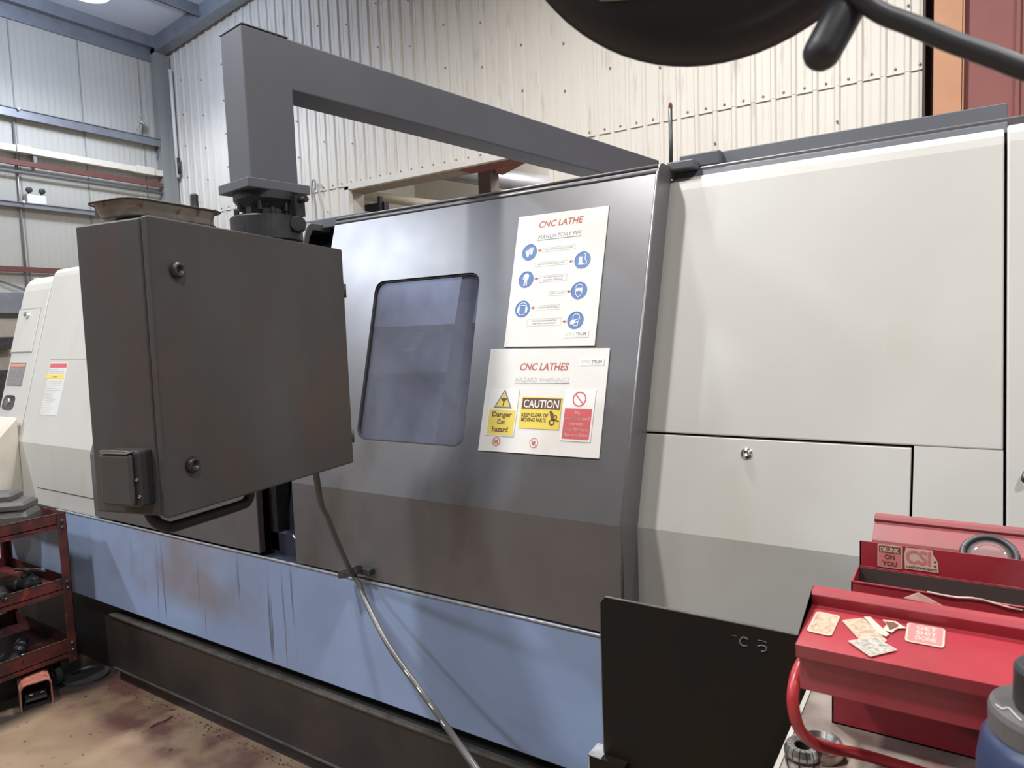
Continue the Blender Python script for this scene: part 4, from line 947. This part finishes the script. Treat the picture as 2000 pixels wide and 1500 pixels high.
for z0, z1 in ((.742, .812), (.438, .508), (.138, .222)):
    bm = bmesh.new(); x0, x1, y0, y1 = -4.096, CX-.004, .784, CY-.004
    add_box(bm, (x0, y0, z0+.02), (x1, y1, z0+.024))
    add_box(bm, (x1-.003, y0, z0), (x1, y1, z1)); add_box(bm, (x0, y0, z0), (x0+.003, y1, z1)); add_box(bm, (x0, y1-.003, z0), (x1, y1, z1)); add_box(bm, (x0, y0, z0), (x1, y0+.003, z1))
    sh = obj('shelf', bm, M['cart'], CT_)
    bm = bmesh.new(); add_box(bm, (x1-.004, y0, z1), (x1+.001, y1-.03, z1+.002)); obj('worn_rim', bm, M['blackedge'], sh)
for x, y in ((-3.53, 1.42), (-3.53, .86), (-4.03, 1.42), (-4.03, .86)):
    bm = bmesh.new(); add_lathe(bm, [(0, -.014), (.045, -.014), (.05, -.01), (.05, .01), (.045, .014), (0, .014)], frame((x, y, .05), (0, 1, 0)), 20); wv = obj('castor', bm, M['rubber'], CT_)
    bm = bmesh.new(); add_box(bm, (x-.02, y-.022, .05), (x+.02, y-.018, .145)); add_box(bm, (x-.02, y+.018, .05), (x+.02, y+.022, .145)); obj('fork', bm, M['darksteel'], wv)
# boxes on the top shelf (set diagonally)
rz = math.radians(45)
def slab(cx, cy, z, l, w, h, lab, ang=45, m='boxgrey'):
    r_ = math.radians(ang); f = Matrix.Translation((cx, cy, z)) @ Matrix.Rotation(r_, 4, 'Z')
    bm = bmesh.new(); t0 = [bm.verts.new(f @ Vector((x, y, 0))) for x, y in rrect(-l/2, l/2, -w/2, w/2, .012, 3)]
    t1 = [bm.verts.new(f @ Vector((x, y, h*.62))) for x, y in rrect(-l/2, l/2, -w/2, w/2, .012, 3)]
    t2 = [bm.verts.new(f @ Vector((x, y, h))) for x, y in rrect(-l/2+.014, l/2-.014, -w/2+.014, w/2-.014, .012, 3)]
    for a, b in ((t0, t1), (t1, t2)):
        for i in range(len(a)): bm.faces.new((a[i], a[(i+1) % len(a)], b[(i+1) % len(b)], b[i]))
    bm.faces.new(t0[::-1]); bm.faces.new(t2)
    return tag(obj('plastic_case', bm, M[m], None, .002), lab, 'case', 'grey cases on the red cart')
slab(-3.655, 1.345, .7665, .20, .15, .075, 'grey case on red cart top, bottom of the stack')
slab(-3.665, 1.340, .8425, .20, .15, .036, 'grey case on red cart top, middle of the stack')
slab(-3.715, 1.325, .8795, .16, .125, .036, 'grey case on red cart top, uppermost of the stack')
bm = bmesh.new(); add_tube(bm, [(-3.50, 1.22, .775), (-3.50, 1.29, .79), (-3.52, 1.33, .785)], .013, 10)
tag(obj('rag', bm, M['pale']), 'small pale crumpled piece in front of the grey cases', 'rag')
# things on middle and lower shelves
def holder(x, y, z, r, l, dirv, lab, name='tool_holder', m='darksteel'):
    bm = bmesh.new(); add_lathe(bm, [(0, 0), (r, 0), (r, l*.3), (r*.7, l*.34), (r*.7, l*.5), (r, l*.54), (r, l*.7), (r*.5, l*.75), (r*.42, l), (r*.2, l), (0, l*.95)], frame((x, y, z), dirv), 20)
    return tag(obj(name, bm, M[m]), lab, 'tool holder', 'tooling on the red cart shelves')
holder(-3.62, 1.20, .5035, .040, .17, (1, .15, 0), 'round steel tool holder lying on the middle cart shelf')
holder(-3.66, 1.32, .492, .028, .14, (1, .5, 0), 'smaller dark tool holder behind the round one on middle shelf')
holder(-3.75, 1.42, .487, .022, .20, (1, -.1, .0), 'thin dark tool holder at far rim of the middle shelf')
holder(-3.60, 1.22, .197, .030, .15, (1, .4, 0), 'dark tool holder lying on the bottom cart shelf')
holder(-3.70, 1.36, .190, .026, .16, (1, -.5, 0), 'dark tool holder near back of the bottom cart shelf')
for k, (a, b) in enumerate((((-3.70, 1.18, .18), (-3.52, 1.36, .182)), ((-3.62, 1.14, .185), (-3.50, 1.22, .19)), ((-3.80, 1.40, .515), (-3.60, 1.44, .53)))):
    bm = bmesh.new(); add_tube(bm, [a, b], .008, 8, False)
    tag(obj('steel_bar_tool', bm, M['steel']), ('longer bright bar lying across the bottom cart shelf', 'short bright bar at the front of the bottom cart shelf', 'thin bar leaning on far rim of the middle cart shelf')[k], 'bar')
bm = bmesh.new(); add_lathe(bm, [(.022, 0), (.038, 0), (.038, .02), (.022, .02), (.022, 0)], frame((-3.53, 1.30, .163), (0, 0, 1)), 24)
tag(obj('steel_ring', bm, M['darksteel']), 'dark steel ring lying on the bottom cart shelf', 'ring')

# ------------------------------------------------------------------ floor things
pf = Vector((.30, .954, 0)).normalized(); pbk = Vector((-.954, .30, 0)).normalized()
PO = Vector((-3.395, 1.222, 0))
PM = Matrix(((pf.x, pbk.x, 0, PO.x), (pf.y, pbk.y, 0, PO.y), (0, 0, 1, 0), (0, 0, 0, 1)))
FP = thing('foot_pedal', 'worn orange-red hooded foot pedal on floor in front of the cart', 'foot pedal', PM @ Vector((.06, .07, 0)))
bm = bmesh.new(); w_, h_ = .118, .118
arch = [(0, 0), (0, h_-.025), (.012, h_-.006), (.03, h_), (w_-.02, h_), (w_-.005, h_-.008), (w_, h_-.022), (w_, 0)]
inn = [(w_-.005, 0), (w_-.005, h_-.024), (w_-.010, h_-.010), (w_-.022, h_-.005), (.03, h_-.005), (.015, h_-.010), (.005, h_-.026), (.005, 0)]
add_prism(bm, [PM @ Vector((a, 0, c)) for a, c in arch+inn], pbk*.13); obj('guard_hood', bm, M['pedal'], FP)
bm = bmesh.new(); add_obox(bm, PM, (.012, .02, 0), (w_-.012, .12, .012)); add_prism(bm, [PM @ Vector((a, b, c)) for a, b, c in ((.02, .02, .03), (w_-.02, .02, .03), (w_-.02, .025, .04), (.02, .025, .04))], pbk*.09+Vector((0, 0, .035))); obj('treadle', bm, M['rubber'], FP)
bm = bmesh.new()
for k in range(5): add_obox(bm, PM, (.042+k*.008, .10, .070), (.045+k*.008, .104, .085))
for a in (.035, .075): add_obox(bm, PM, (a, .03, .052), (a+.012, .034, .056))
obj('grip_marks', bm, M['chrome'], FP)
bm = bmesh.new(); add_obox(bm, PM, (.0, .131, 0), (w_, .19, .10)); obj('switch_housing', bm, M['rubber'], FP, .006)
bm = bmesh.new(); add_lathe(bm, [(0, .004), (.085, .004), (.092, .012), (.10, .012), (.10, 0), (0, 0)], frame((-3.49, 1.53, 0), (0, 0, 1)), 36)
tag(obj('drain_lid', bm, M['darksteel']), 'dark round lid on floor under the left end of lathe', 'lid')
bm = bmesh.new(); add_tube(bm, [(-2.775, 1.442, .004), (-2.778, 1.47, .006), (-2.770, 1.50, .005), (-2.778, 1.54, .004)], .0022, 6)
tag(obj('swarf_strand', bm, M['cap']), 'thin dark strand of swarf lying alone on brown floor', 'swarf')
bm = bmesh.new()
for k in range(170):
    x = -3.3+random.random()*1.5; y = 1.575-abs(random.gauss(0, .02)); r = .001+random.random()*.002
    m_ = Matrix.Translation((x, y, r*.5)) @ Matrix.Rotation(random.random()*3, 4, 'Z'); bmesh.ops.create_cube(bm, size=r*2, matrix=m_)
o = tag(obj('metal_chips', bm, M['steel']), 'tiny metal chips scattered on floor along the lathe skirt', 'swarf'); o['kind'] = 'stuff'

# ================================================================== FOREGROUND: BENCH, SHEET, TOOLBOX
ZB_ = 1.010
BN = thing('workbench', 'pale worn workbench top under the red toolbox', 'workbench', (.5, .9, 0))
bm = bmesh.new(); add_box(bm, (-.193, .30, ZB_-.035), (1.5, 1.27, ZB_)); obj('bench_top', bm, M['bench'], BN, .004)
bm = bmesh.new(); add_box(bm, (-.196, .30, ZB_-.036), (-.190, 1.27, ZB_+.0015)); obj('edge_strip', bm, M['benchedge'], BN)
for x, y in ((-.15, .36), (-.15, 1.17), (1.4, .36), (1.4, 1.17)):
    bm = bmesh.new(); add_box(bm, (x, y, 0), (x+.05, y+.05, ZB_-.035)); obj('leg', bm, M['black'], BN, .003)
bm = bmesh.new(); add_box(bm, (-.12, .40, .2), (1.4, 1.18, ZB_-.05)); obj('drawer_unit', bm, M['black'], BN, .004)
SH = thing('steel_guard_sheet', 'black steel guard sheet standing behind the workbench, scrawled with chalk', 'metal sheet', (-.2, 1.32, 0))
bm = bmesh.new()
add_prism(bm, [(-.657, 1.32, .0), (.60, 1.32, .0), (.60, 1.32, .990), (-.645, 1.32, .990), (-.657, 1.32, .978)], (0, .004, 0)); obj('sheet_plate', bm, M['sheet'], SH)
bm = bmesh.new(); add_box(bm, (-.6585, 1.319, 0), (-.656, 1.326, .978)); add_box(bm, (-.645, 1.319, .9895), (.60, 1.326, .9915)); obj('sheet_edge', bm, M['blackedge'], SH)
bm = bmesh.new(); add_box(bm, (-.684, 1.30, 0), (-.60, 1.345, .632)); ft = obj('foot_bracket', bm, M['sheet'], SH)
bm = bmesh.new(); add_box(bm, (-.686, 1.298, 0), (-.683, 1.347, .634)); add_box(bm, (-.686, 1.298, .632), (-.655, 1.347, .6345)); obj('bright_edge', bm, M['lip'], ft)
bm = bmesh.new()
fS = frame((0, 1.3195, 0), (0, -1, 0), (1, 0, 0))
def chalk(pts, w=.0022):
    add_tube(bm, [(x, 1.3192, z) for x, z in pts], w, 6)
cs0 = []
chalk([(-.3430, .9630), (-.3520, .9655), (-.3575, .9600), (-.3590, .9540), (-.3540, .9485), (-.3450, .9500)], .0015)
chalk([(-.3095, .9645), (-.3170, .9660), (-.3254, .9655)], .0009)
chalk([(-.3254, .9536), (-.3170, .9570), (-.3093, .9545), (-.3110, .9480), (-.3190, .9445)], .0015)
chalk([(-.3760, .9640), (-.3700, .9650), (-.3650, .9640)], .0006)
obj('chalk_scrawl', bm, M['chalk'], SH)
bm = bmesh.new(); add_tube(bm, [(-.232, 1.30, .9915), (-.241, 1.31, 1.000), (-.247, 1.31, 1.003)], .003, 8)
tag(obj('wire_stub', bm, M['cap']), 'tiny dark wire tip poking out left of the toolbox lid', 'wire')

TB = thing('toolbox', 'opened red cantilever toolbox covered in stickers on the bench', 'toolbox', (.1, 1.1, ZB_))
X0, X1 = -.150, .40
def troof(x0, x1, y0, y1, z0, z1, th=.0022, m='red', name='tray', inner=True):
    bm = bmesh.new(); add_box(bm, (x0, y0, z0), (x1, y1, z0+th))
    for lo_, hi_ in (((x0, y0, z0), (x1, y0+th, z1)), ((x0, y1-th, z0), (x1, y1, z1)), ((x0, y0, z0), (x0+th, y1, z1)), ((x1-th, y0, z0), (x1, y1, z1))): add_box(bm, lo_, hi_)
    o = obj(name, bm, M[m], TB)
    if inner:
        bm = bmesh.new(); add_box(bm, (x0+th, y0+th, z0+th), (x1-th, y1-th, z0+th+.0008))
        for lo_, hi_ in (((x0+th, y1-2*th, z0+th), (x1-th, y1-th-.0003, z1-.002)),): add_box(bm, lo_, hi_)
        obj('tray_liner', bm, M['redin'], o)
    return o
base = troof(X0, X1, 1.012, 1.195, ZB_, 1.115, name='box_base')
ft = troof(X0-.003, X1+.003, .820, 1.005, 1.152, 1.195, name='front_tray')
# front lid: half-gabled with rolled ridge
bm = bmesh.new(); xl, xr = X0-.006, X1+.006
add_strip(bm, [(xl, .800, 1.1945), (xl, .797, 1.2105), (xl, .896, 1.2205), (xl, .893, 1.2345), (xl, .898, 1.2400), (xl, .912, 1.2400), (xl, .917, 1.2340), (xl, .917, 1.215)], (0, .002, -.0018), (xr-xl, 0, 0))
add_prism(bm, [(xl, .800, 1.1945), (xl, .797, 1.2105), (xl, .896, 1.2205), (xl, .893, 1.2345), (xl, .898, 1.2400), (xl, .912, 1.2400), (xl, .917, 1.2340), (xl, .917, 1.195)], (.002, 0, 0))
fl = obj('front_lid', bm, M['red'], TB, .0012)
bm = bmesh.new(); add_prism(bm, [(xl, .904, 1.1500), (xl, .904, 1.20), (xl, .93, 1.20), (xl, .93, 1.15)], (.002, 0, 0)); bm.free()
# front tray face (below the lid)
bm = bmesh.new(); add_prism(bm, [(X0-.004, .812, 1.152), (X0-.004, .808, 1.196), (X0-.004, .830, 1.196), (X0-.004, .830, 1.152)], (X1-X0+.008, 0, 0)); obj('tray_front', bm, M['red'], ft, .0012)
# rear trays
r1 = troof(X0-.002, X1, 1.222, 1.31, 1.100, 1.143, name='rear_lower_tray', inner=True)
bm = bmesh.new(); add_tube(bm, [(X0-.002, 1.222, 1.143), (X1, 1.222, 1.143)], .0018, 6, False); obj('tray_lip', bm, M['red'], r1)
bm = bmesh.new(); add_tube(bm, [(-.045, 1.2215, 1.1445), (-.01, 1.2205, 1.1430), (.02, 1.2215, 1.1455), (.06, 1.2205, 1.1400), (.075, 1.222, 1.1385)], .0018, 6); obj('chipped_lip', bm, M['edge'], r1)
bm = bmesh.new()
add_box(bm, (X0-.001, 1.322, 1.121), (X1, 1.3242, 1.183)); add_box(bm, (X0-.001, 1.322, 1.121), (X1, 1.48, 1.1232))
add_prism(bm, [(X0-.001, 1.322, 1.121), (X0-.001, 1.48, 1.121), (X0-.001, 1.48, 1.138), (X0-.001, 1.345, 1.172), (X0-.001, 1.322, 1.183)], (.0022, 0, 0)); add_box(bm, (X1-.002, 1.322, 1.121), (X1, 1.48, 1.15))
r2 = obj('rear_upper_tray', bm, M['red'], TB)
bm = bmesh.new(); add_box(bm, (X0+.002, 1.3245, 1.1235), (X1-.003, 1.478, 1.1245)); obj('tray_liner', bm, M['redfade'], r2)
bm = bmesh.new(); add_tube(bm, [(X0-.001, 1.3215, 1.1215), (X1, 1.3215, 1.1215)], .0018, 6, False); obj('bare_edge', bm, M['edge'], r2)
# rear lid leaning back
bm = bmesh.new(); xa = X0+.002
add_strip(bm, [(xa, 1.478, 1.120), (xa, 1.486, 1.140), (xa, 1.527, 1.1655), (xa, 1.524, 1.171), (xa, 1.529, 1.1780), (xa, 1.545, 1.1790)], (0, .003, -.002), (X1-xa, 0, 0))
bm2 = bm
rl = obj('rear_lid', bm, M['redfade'], TB, .0008)
bm = bmesh.new()
for (p, q_) in (((X0-.005, 1.19, 1.02), (X0-.005, 1.30, 1.12)), ((X0-.005, 1.24, 1.04), (X0-.005, 1.45, 1.14)), ((X0-.006, 1.15, 1.06), (X0-.006, .95, 1.17))):
    p, q_ = Vector(p), Vector(q_); dq = (q_-p).normalized(); sn = Vector((0, -dq.z, dq.y))*.008
    add_prism(bm, [p+sn, q_+sn, q_-sn, p-sn], (.002, 0, 0))
obj('linkage_arms', bm, M['darksteel'], TB)
# folded-down handle
bm = bmesh.new()
hp = [(X0-.004, .850, 1.175), (X0-.010, .822, 1.160), (X0-.010, .806, 1.135), (X0-.004, .815, 1.10), (X0+.008, .850, 1.068), (X0+.025, .885, 1.048), (X0+.05, .905, 1.0385), (X0+.09, .912, 1.0335), (X0+.16, .912, 1.030), (X0+.24, .910, 1.029), (X0+.35, .91, 1.029), (X1-.03, .90, 1.035), (X1, .84, 1.08), (X1+.005, .83, 1.17)]
add_tube(bm, hp, .0068, 14); obj('carry_handle', bm, M['handle'], TB)

# stickers: frames on the toolbox faces
FL_N = Vector((0, -.0100, .099)).normalized()                # front lid slope normal
def lidfr(x, v, lift=.0012):                                  # v: distance from lower front edge up the lid slope
    u = Vector((0, .099, .0100)).normalized(); p = Vector((x, .797, 1.2105))+u*v+FL_N*lift
    return frame(p, FL_N, (1, 0, 0))
def sticker(name, frm, loop, m, parent, z=.0, t_=.0003, border=None):
    bm = bmesh.new()
    if border: poly_bm(bm, frm, [(x*border, y*border) for x, y in loop], z, z+t_); o = obj(name, bm, M['stickw'], parent); bm = bmesh.new(); poly_bm(bm, frm, loop, z+t_, z+2*t_); obj('sticker_print', bm, m, o); return o
    poly_bm(bm, frm, loop, z, z+t_); return obj(name, bm, m, parent)
sticker('sticker', lidfr(-.1350, .0560) @ Matrix.Rotation(math.radians(-3), 4, 'Z'), rrect(-.0118, .0118, -.0225, .0225, .004), M['sticker'], fl, border=1.13)
f_ = lidfr(-.0920, .0560) @ Matrix.Rotation(math.radians(-42), 4, 'Z')
sticker('sticker', f_, rquad([(-.028, -.006), (.022, -.020), (.026, .006), (-.022, .018)], .004), M['sticker'], fl, border=1.05)
f_ = lidfr(-.0835, .0255, .002) @ Matrix.Rotation(math.radians(12), 4, 'Z')
sticker('sticker', f_, rquad([(-.020, .004), (-.002, -.022), (.024, -.004), (.006, .018)], .001), M['stickgrey'], fl, border=1.08)
f_ = lidfr(-.0745, .0690, .002) @ Matrix.Scale(1.15, 4)
bm = bmesh.new(); poly_bm(bm, f_, [(-.019, .016), (-.013, .018), (-.004, .004), (.006, -.010), (.004, -.016), (-.004, -.012), (-.012, .004)], 0, .0003); poly_bm(bm, f_, [(-.002, .017), (.010, .018), (.014, .013), (.020, .008), (.012, .004), (.008, -.006), (.0, -.004), (.002, .008)], 0, .0003); so = obj('cut_out_sticker', bm, M['stickw'], fl)
bm = bmesh.new(); poly_bm(bm, f_, [(.000, .014), (.009, .015), (.013, .010), (.010, .003), (.006, -.002), (.003, .006)], .0003, .0006); obj('sticker_print', bm, M['stickdk'], so)
f_ = lidfr(-.0335, .0725, .0012) @ Matrix.Scale(.95, 4, (1, 0, 0))
bm = bmesh.new(); poly_bm(bm, f_, rrect(-.0195, .0195, -.022, .022, .005), 0, .0003); so = obj('sticker', bm, M['stickw'], fl)
bm = bmesh.new(); poly_bm(bm, f_, rrect(-.0175, .0175, -.0195, .0195, .004), .0003, .0006); obj('sticker_print', bm, M['stickpink'], so)
bm = bmesh.new()
for k, tx in enumerate(('GET', 'SHIT', 'DONE')): text_bm(bm, tx, f_ @ Matrix.Translation((.001, .0085-k*.0115, .0008)), .0085, .021, bold=.02)
obj('sticker_text', bm, M['stickw'], so)
def upfr(x, z, lift=.0006): return frame((x, 1.322-lift, z), (0, -1, 0), (1, 0, 0))
f_ = upfr(-.1045, 1.1622)
bm = bmesh.new(); poly_bm(bm, f_, rrect(-.0185, .0185, -.020, .020, .002), 0, .0004); so = obj('sticker', bm, M['stickw'], r2)
bm = bmesh.new(); poly_bm(bm, f_, rrect(-.0168, .0168, -.0182, .0182, .0015), .0004, .0007); obj('sticker_print', bm, M['stickpink'], so)
bm = bmesh.new(); poly_bm(bm, f_, rrect(-.0160, .0160, .0055, .0175, .001), .0007, .0009); obj('sticker_band', bm, M['stickdk'], so)
bm = bmesh.new(); text_bm(bm, 'DRUNK', f_ @ Matrix.Translation((0, .0075, .0012)), .0080, .029, bold=.03); obj('sticker_text', bm, M['stickw'], so)
bm = bmesh.new(); text_bm(bm, 'ON', f_ @ Matrix.Translation((0, -.0045, .0012)), .0075, .0155, bold=.03); text_bm(bm, 'YOU', f_ @ Matrix.Translation((0, -.0160, .0012)), .0075, .0225, bold=.03); obj('sticker_text', bm, M['stickdk'], so)
f_ = upfr(-.0580, 1.1635)
bm = bmesh.new(); poly_bm(bm, f_, [(-.0235, -.019), (.0255, -.019), (.0245, -.003), (.0215, .004), (.0175, .010), (.0165, .018), (-.0225, .0175), (-.0250, .004)], 0, .0004); so = obj('sticker', bm, M['stickw'], r2)
bm = bmesh.new(); text_bm(bm, 'CSI', f_ @ Matrix.Translation((-.004, -.008, .0008)), .0225, .036, bold=.03, shear=.0); obj('sticker_text', bm, M['stickpink'], so)
bm = bmesh.new(); poly_bm(bm, f_, circ(.0200, -.0010, .0018, 12), .0004, .0008); poly_bm(bm, f_, circ(.0200, -.0085, .0018, 12), .0004, .0008); text_bm(bm, "CAN'T STAND IDIOTS", f_ @ Matrix.Translation((.001, -.0165, .0008)), .0035, .044, bold=.03); obj('sticker_text', bm, M['stickdk'], so)
# loose card triangle poking out behind the front lid
bm = bmesh.new(); add_prism(bm, [(-.058, .921, 1.238), (-.018, .921, 1.236), (-.043, .922, 1.2470)], (0, .0012, 0))
tag(obj('paper_scrap', bm, M['edge']), 'pale triangular paper scrap sticking up behind the front toolbox lid', 'paper')
# magnifier in the rear tray
MG = thing('magnifying_glass', 'round dark-rimmed magnifying glass resting in the rear toolbox tray', 'magnifier', (.03, 1.42, 1.13))
mc = Vector((.0385, 1.410, 1.1580)); mn = Vector((-.04, -.62, .78)).normalized()
bm = bmesh.new(); Fm = frame(mc, mn)
n1, n2 = 40, 10; rr_ = [[bm.verts.new(Fm @ Vector(((.0385+.0055*math.cos(b))*math.cos(a), (.0385+.0055*math.cos(b))*math.sin(a), .0065*math.sin(b)))) for b in [2*math.pi*j/n2 for j in range(n2)]] for a in [2*math.pi*i/n1 for i in range(n1)]]
for i in range(n1):
    for j in range(n2):
        f = bm.faces.new((rr_[i][j], rr_[(i+1) % n1][j], rr_[(i+1) % n1][(j+1) % n2], rr_[i][(j+1) % n2])); f.smooth = True
obj('rim', bm, M['darksteel'], MG)
bm = bmesh.new(); add_lathe(bm, [(0, .003), (.02, .0025), (.035, .0), (.02, -.0025), (0, -.003)], Fm, 32, smooth=True); obj('lens', bm, M['clear'], MG)

# collet and ring nut
CO = thing('collet', 'slotted steel spring collet at the front edge of bench', 'collet', (-.176, .944, ZB_))
cx_, cy_ = -.1600, .8610
fC = frame((cx_, cy_, ZB_), (0, 0, 1))
def slotted(bm, prof, ns=16, gap=.07, fr_=None):
    k0 = 0
    for k in range(ns):
        a0 = 2*math.pi*k/ns+gap/2; a1 = 2*math.pi*(k+1)/ns-gap/2; rings = []
        for r, z in prof: rings.append([bm.verts.new(fr_ @ Vector((r*math.cos(a0+(a1-a0)*j/3), r*math.sin(a0+(a1-a0)*j/3), z))) for j in range(4)])
        for a, b in zip(rings, rings[1:]+rings[:1]):
            for j in range(3): bm.faces.new((a[j], a[j+1], b[j+1], b[j]))
        bm.faces.new([r[0] for r in rings]); bm.faces.new([r[-1] for r in rings][::-1])
bm = bmesh.new(); slotted(bm, [(.0100, .046), (.0185, .0475), (.0215, .0405), (.0215, .036), (.0105, .036)], 16, .06, fC); obj('collet_head', bm, M['steel'], CO)
bm = bmesh.new(); slotted(bm, [(.009, .0315), (.0215, .0315), (.0165, .0), (.009, 0)], 8, .12, fC); obj('tapered_body', bm, M['steel'], CO)
bm = bmesh.new(); add_lathe(bm, [(.0088, .0), (.0180, 0), (.0190, .034), (.0190, .0365), (.0088, .0445), (.0088, 0)], fC, 32); obj('groove_core', bm, M['darksteel'], CO)
bm = bmesh.new(); add_lathe(bm, [(.0205, 0), (.0265, 0), (.0275, .003), (.0275, .016), (.0262, .0190), (.0225, .0190), (.0185, .0120), (.0185, .006), (.0205, .0)], frame((-.1510, .9280, ZB_), (0, 0, 1)), 48)
tag(obj('collet_nut', bm, M['steel']), 'low round steel ring nut behind the slotted collet', 'nut')

# blue bottle with grey collar and black cap
bx, by = .0665, .680
BT = thing('blue_bottle', 'blue bottle with grey hexagonal collar and black cap at right edge of bench', 'bottle', (bx, by, ZB_))
fB = frame((bx, by, ZB_), (0, 0, 1))
bm = bmesh.new(); add_lathe(bm, [(0, 0), (.050, 0), (.054, .005), (.055, .190), (.052, .212), (.045, .222), (0, .222)], fB, 40, smooth=True); obj('bottle_body', bm, M['bottle'], BT)
bm = bmesh.new(); add_lathe(bm, [(0, .218), (.045, .218), (.0470, .221), (.0475, .237), (.0460, .2415), (0, .2425)], fB, 40); co = obj('collar', bm, M['collar'], BT, .0)
bm = bmesh.new(); hx = [(bx+.010+.050*math.cos(a), by-.016+.040*math.sin(a)) for a in [math.radians(60*k) for k in range(6)]]; add_prism(bm, [(x, y, ZB_+.190) for x, y in hx], (0, 0, .018)); obj('hex_flange', bm, M['collar'], co, .002)
bm = bmesh.new(); add_lathe(bm, [(0, .242), (.029, .242), (.0305, .245), (.0305, .274), (.028, .278), (0, .279)], fB, 36); obj('screw_cap', bm, M['cap'], BT, .001)
bm = bmesh.new()
add_tube(bm, [(bx-.042, by-.012, ZB_+.2428), (bx-.038, by-.017, ZB_+.2428), (bx-.034, by-.013, ZB_+.2428), (bx-.031, by-.019, ZB_+.2428), (bx-.029, by-.024, ZB_+.2428), (bx-.026, by-.030, ZB_+.2428)], .0005, 6); obj('pen_scribble', bm, M['labelw'], co)

# ------------------------------------------------------------------ machine lamp hanging into the top of the view
ML = thing('machine_lamp', 'dark round machine lamp with jointed arm close to the camera', 'lamp', (-.15, .5, 1.9))

yaw, pit, rol = -.580245, -.0778856, -.0363068
fw = Vector((math.sin(yaw)*math.cos(pit), math.cos(yaw)*math.cos(pit), math.sin(pit)))
rt = Vector((math.cos(yaw), -math.sin(yaw), 0)); uu = rt.cross(fw)
r2_ = rt*math.cos(rol)+uu*math.sin(rol); u2_ = uu*math.cos(rol)-rt*math.sin(rol)
lampc = Vector((-.1515, .4958, 1.9094))
ln_ = Vector((.215, -.80, -.56)).normalized()
FLm = frame(lampc, ln_, r2_)
RL = .158
bm = bmesh.new(); add_lathe(bm, [(0, -.012), (RL*.80, -.012), (RL*.84, -.004), (RL*.93, .002), (RL*.985, -.002), (RL, -.012), (RL*.97, -.024), (RL*.75, -.045), (RL*.35, -.065), (0, -.07)], FLm, 72, smooth=True); obj('lamp_shade', bm, M['lampblack'], ML)
bm = bmesh.new(); poly_bm(bm, FLm, [(-.070+.070*math.cos(a), -.082+.030*math.sin(a)) for a in [2*math.pi*k/40 for k in range(40)]], -.0125, -.009); obj('lens_plate', bm, M['lampgrey'], ML)
bm = bmesh.new()
a_ = Vector((-.0545, .5190, 1.7980)); b_ = Vector((-.0795, .4995, 1.7440))
jf = frame(b_, a_-b_); r_ = .0118
add_lathe(bm, [(0, -r_)]+[(r_*math.cos(math.radians(k)), r_*math.sin(math.radians(k))) for k in (-70, -50, -30, -15, 0)]+[(r_*1.02, .03), (r_*1.1, .10), (0, .10)], jf, 24, smooth=True); obj('swivel_joint', bm, M['lampblack'], ML)
bm = bmesh.new(); add_tube(bm, [(-.075, .50, 1.800), (-.060, .50, 1.775), (-.0469, .50, 1.7600), (-.0325, .50, 1.7498), (-.0244, .50, 1.7441), (-.0087, .50, 1.7327), (.0138, .50, 1.7178), (.0281, .50, 1.7080), (.09, .50, 1.668), (.18, .49, 1.60)], .0060, 14); ar = obj('lamp_arm', bm, M['lampblack'], ML)
bm = bmesh.new(); add_tube(bm, [(-.0087, .4975, 1.7378), (.0060, .4975, 1.7280), (.0240, .4975, 1.7160)], .0009, 8); obj('worn_highlight', bm, M['benchedge'], ar)

# ================================================================== CAMERA, SKY, LIGHT
cam = bpy.data.cameras.new('camera'); co_ = bpy.data.objects.new('camera', cam); COL.objects.link(co_)
cam.sensor_width = 36; cam.lens = 1355.1/2000*36; cam.clip_start = .02; cam.clip_end = 200
co_.matrix_world = Matrix(((r2_.x, u2_.x, -fw.x, 0), (r2_.y, u2_.y, -fw.y, 0), (r2_.z, u2_.z, -fw.z, H), (0, 0, 0, 1)))
cam.dof.use_dof = True; cam.dof.focus_distance = 2.3; cam.dof.aperture_fstop = 11
sc.camera = co_
w = bpy.data.worlds.new('sky'); sc.world = w; w.use_nodes = True
bg = w.node_tree.nodes['Background']; bg.inputs[0].default_value = (.88, .93, 1.0, 1); bg.inputs[1].default_value = 1.05
sc.view_settings.view_transform = 'Standard'; sc.view_settings.look = 'None'; sc.view_settings.exposure = .05; sc.view_settings.gamma = 1
sc.view_settings.use_curve_mapping = False
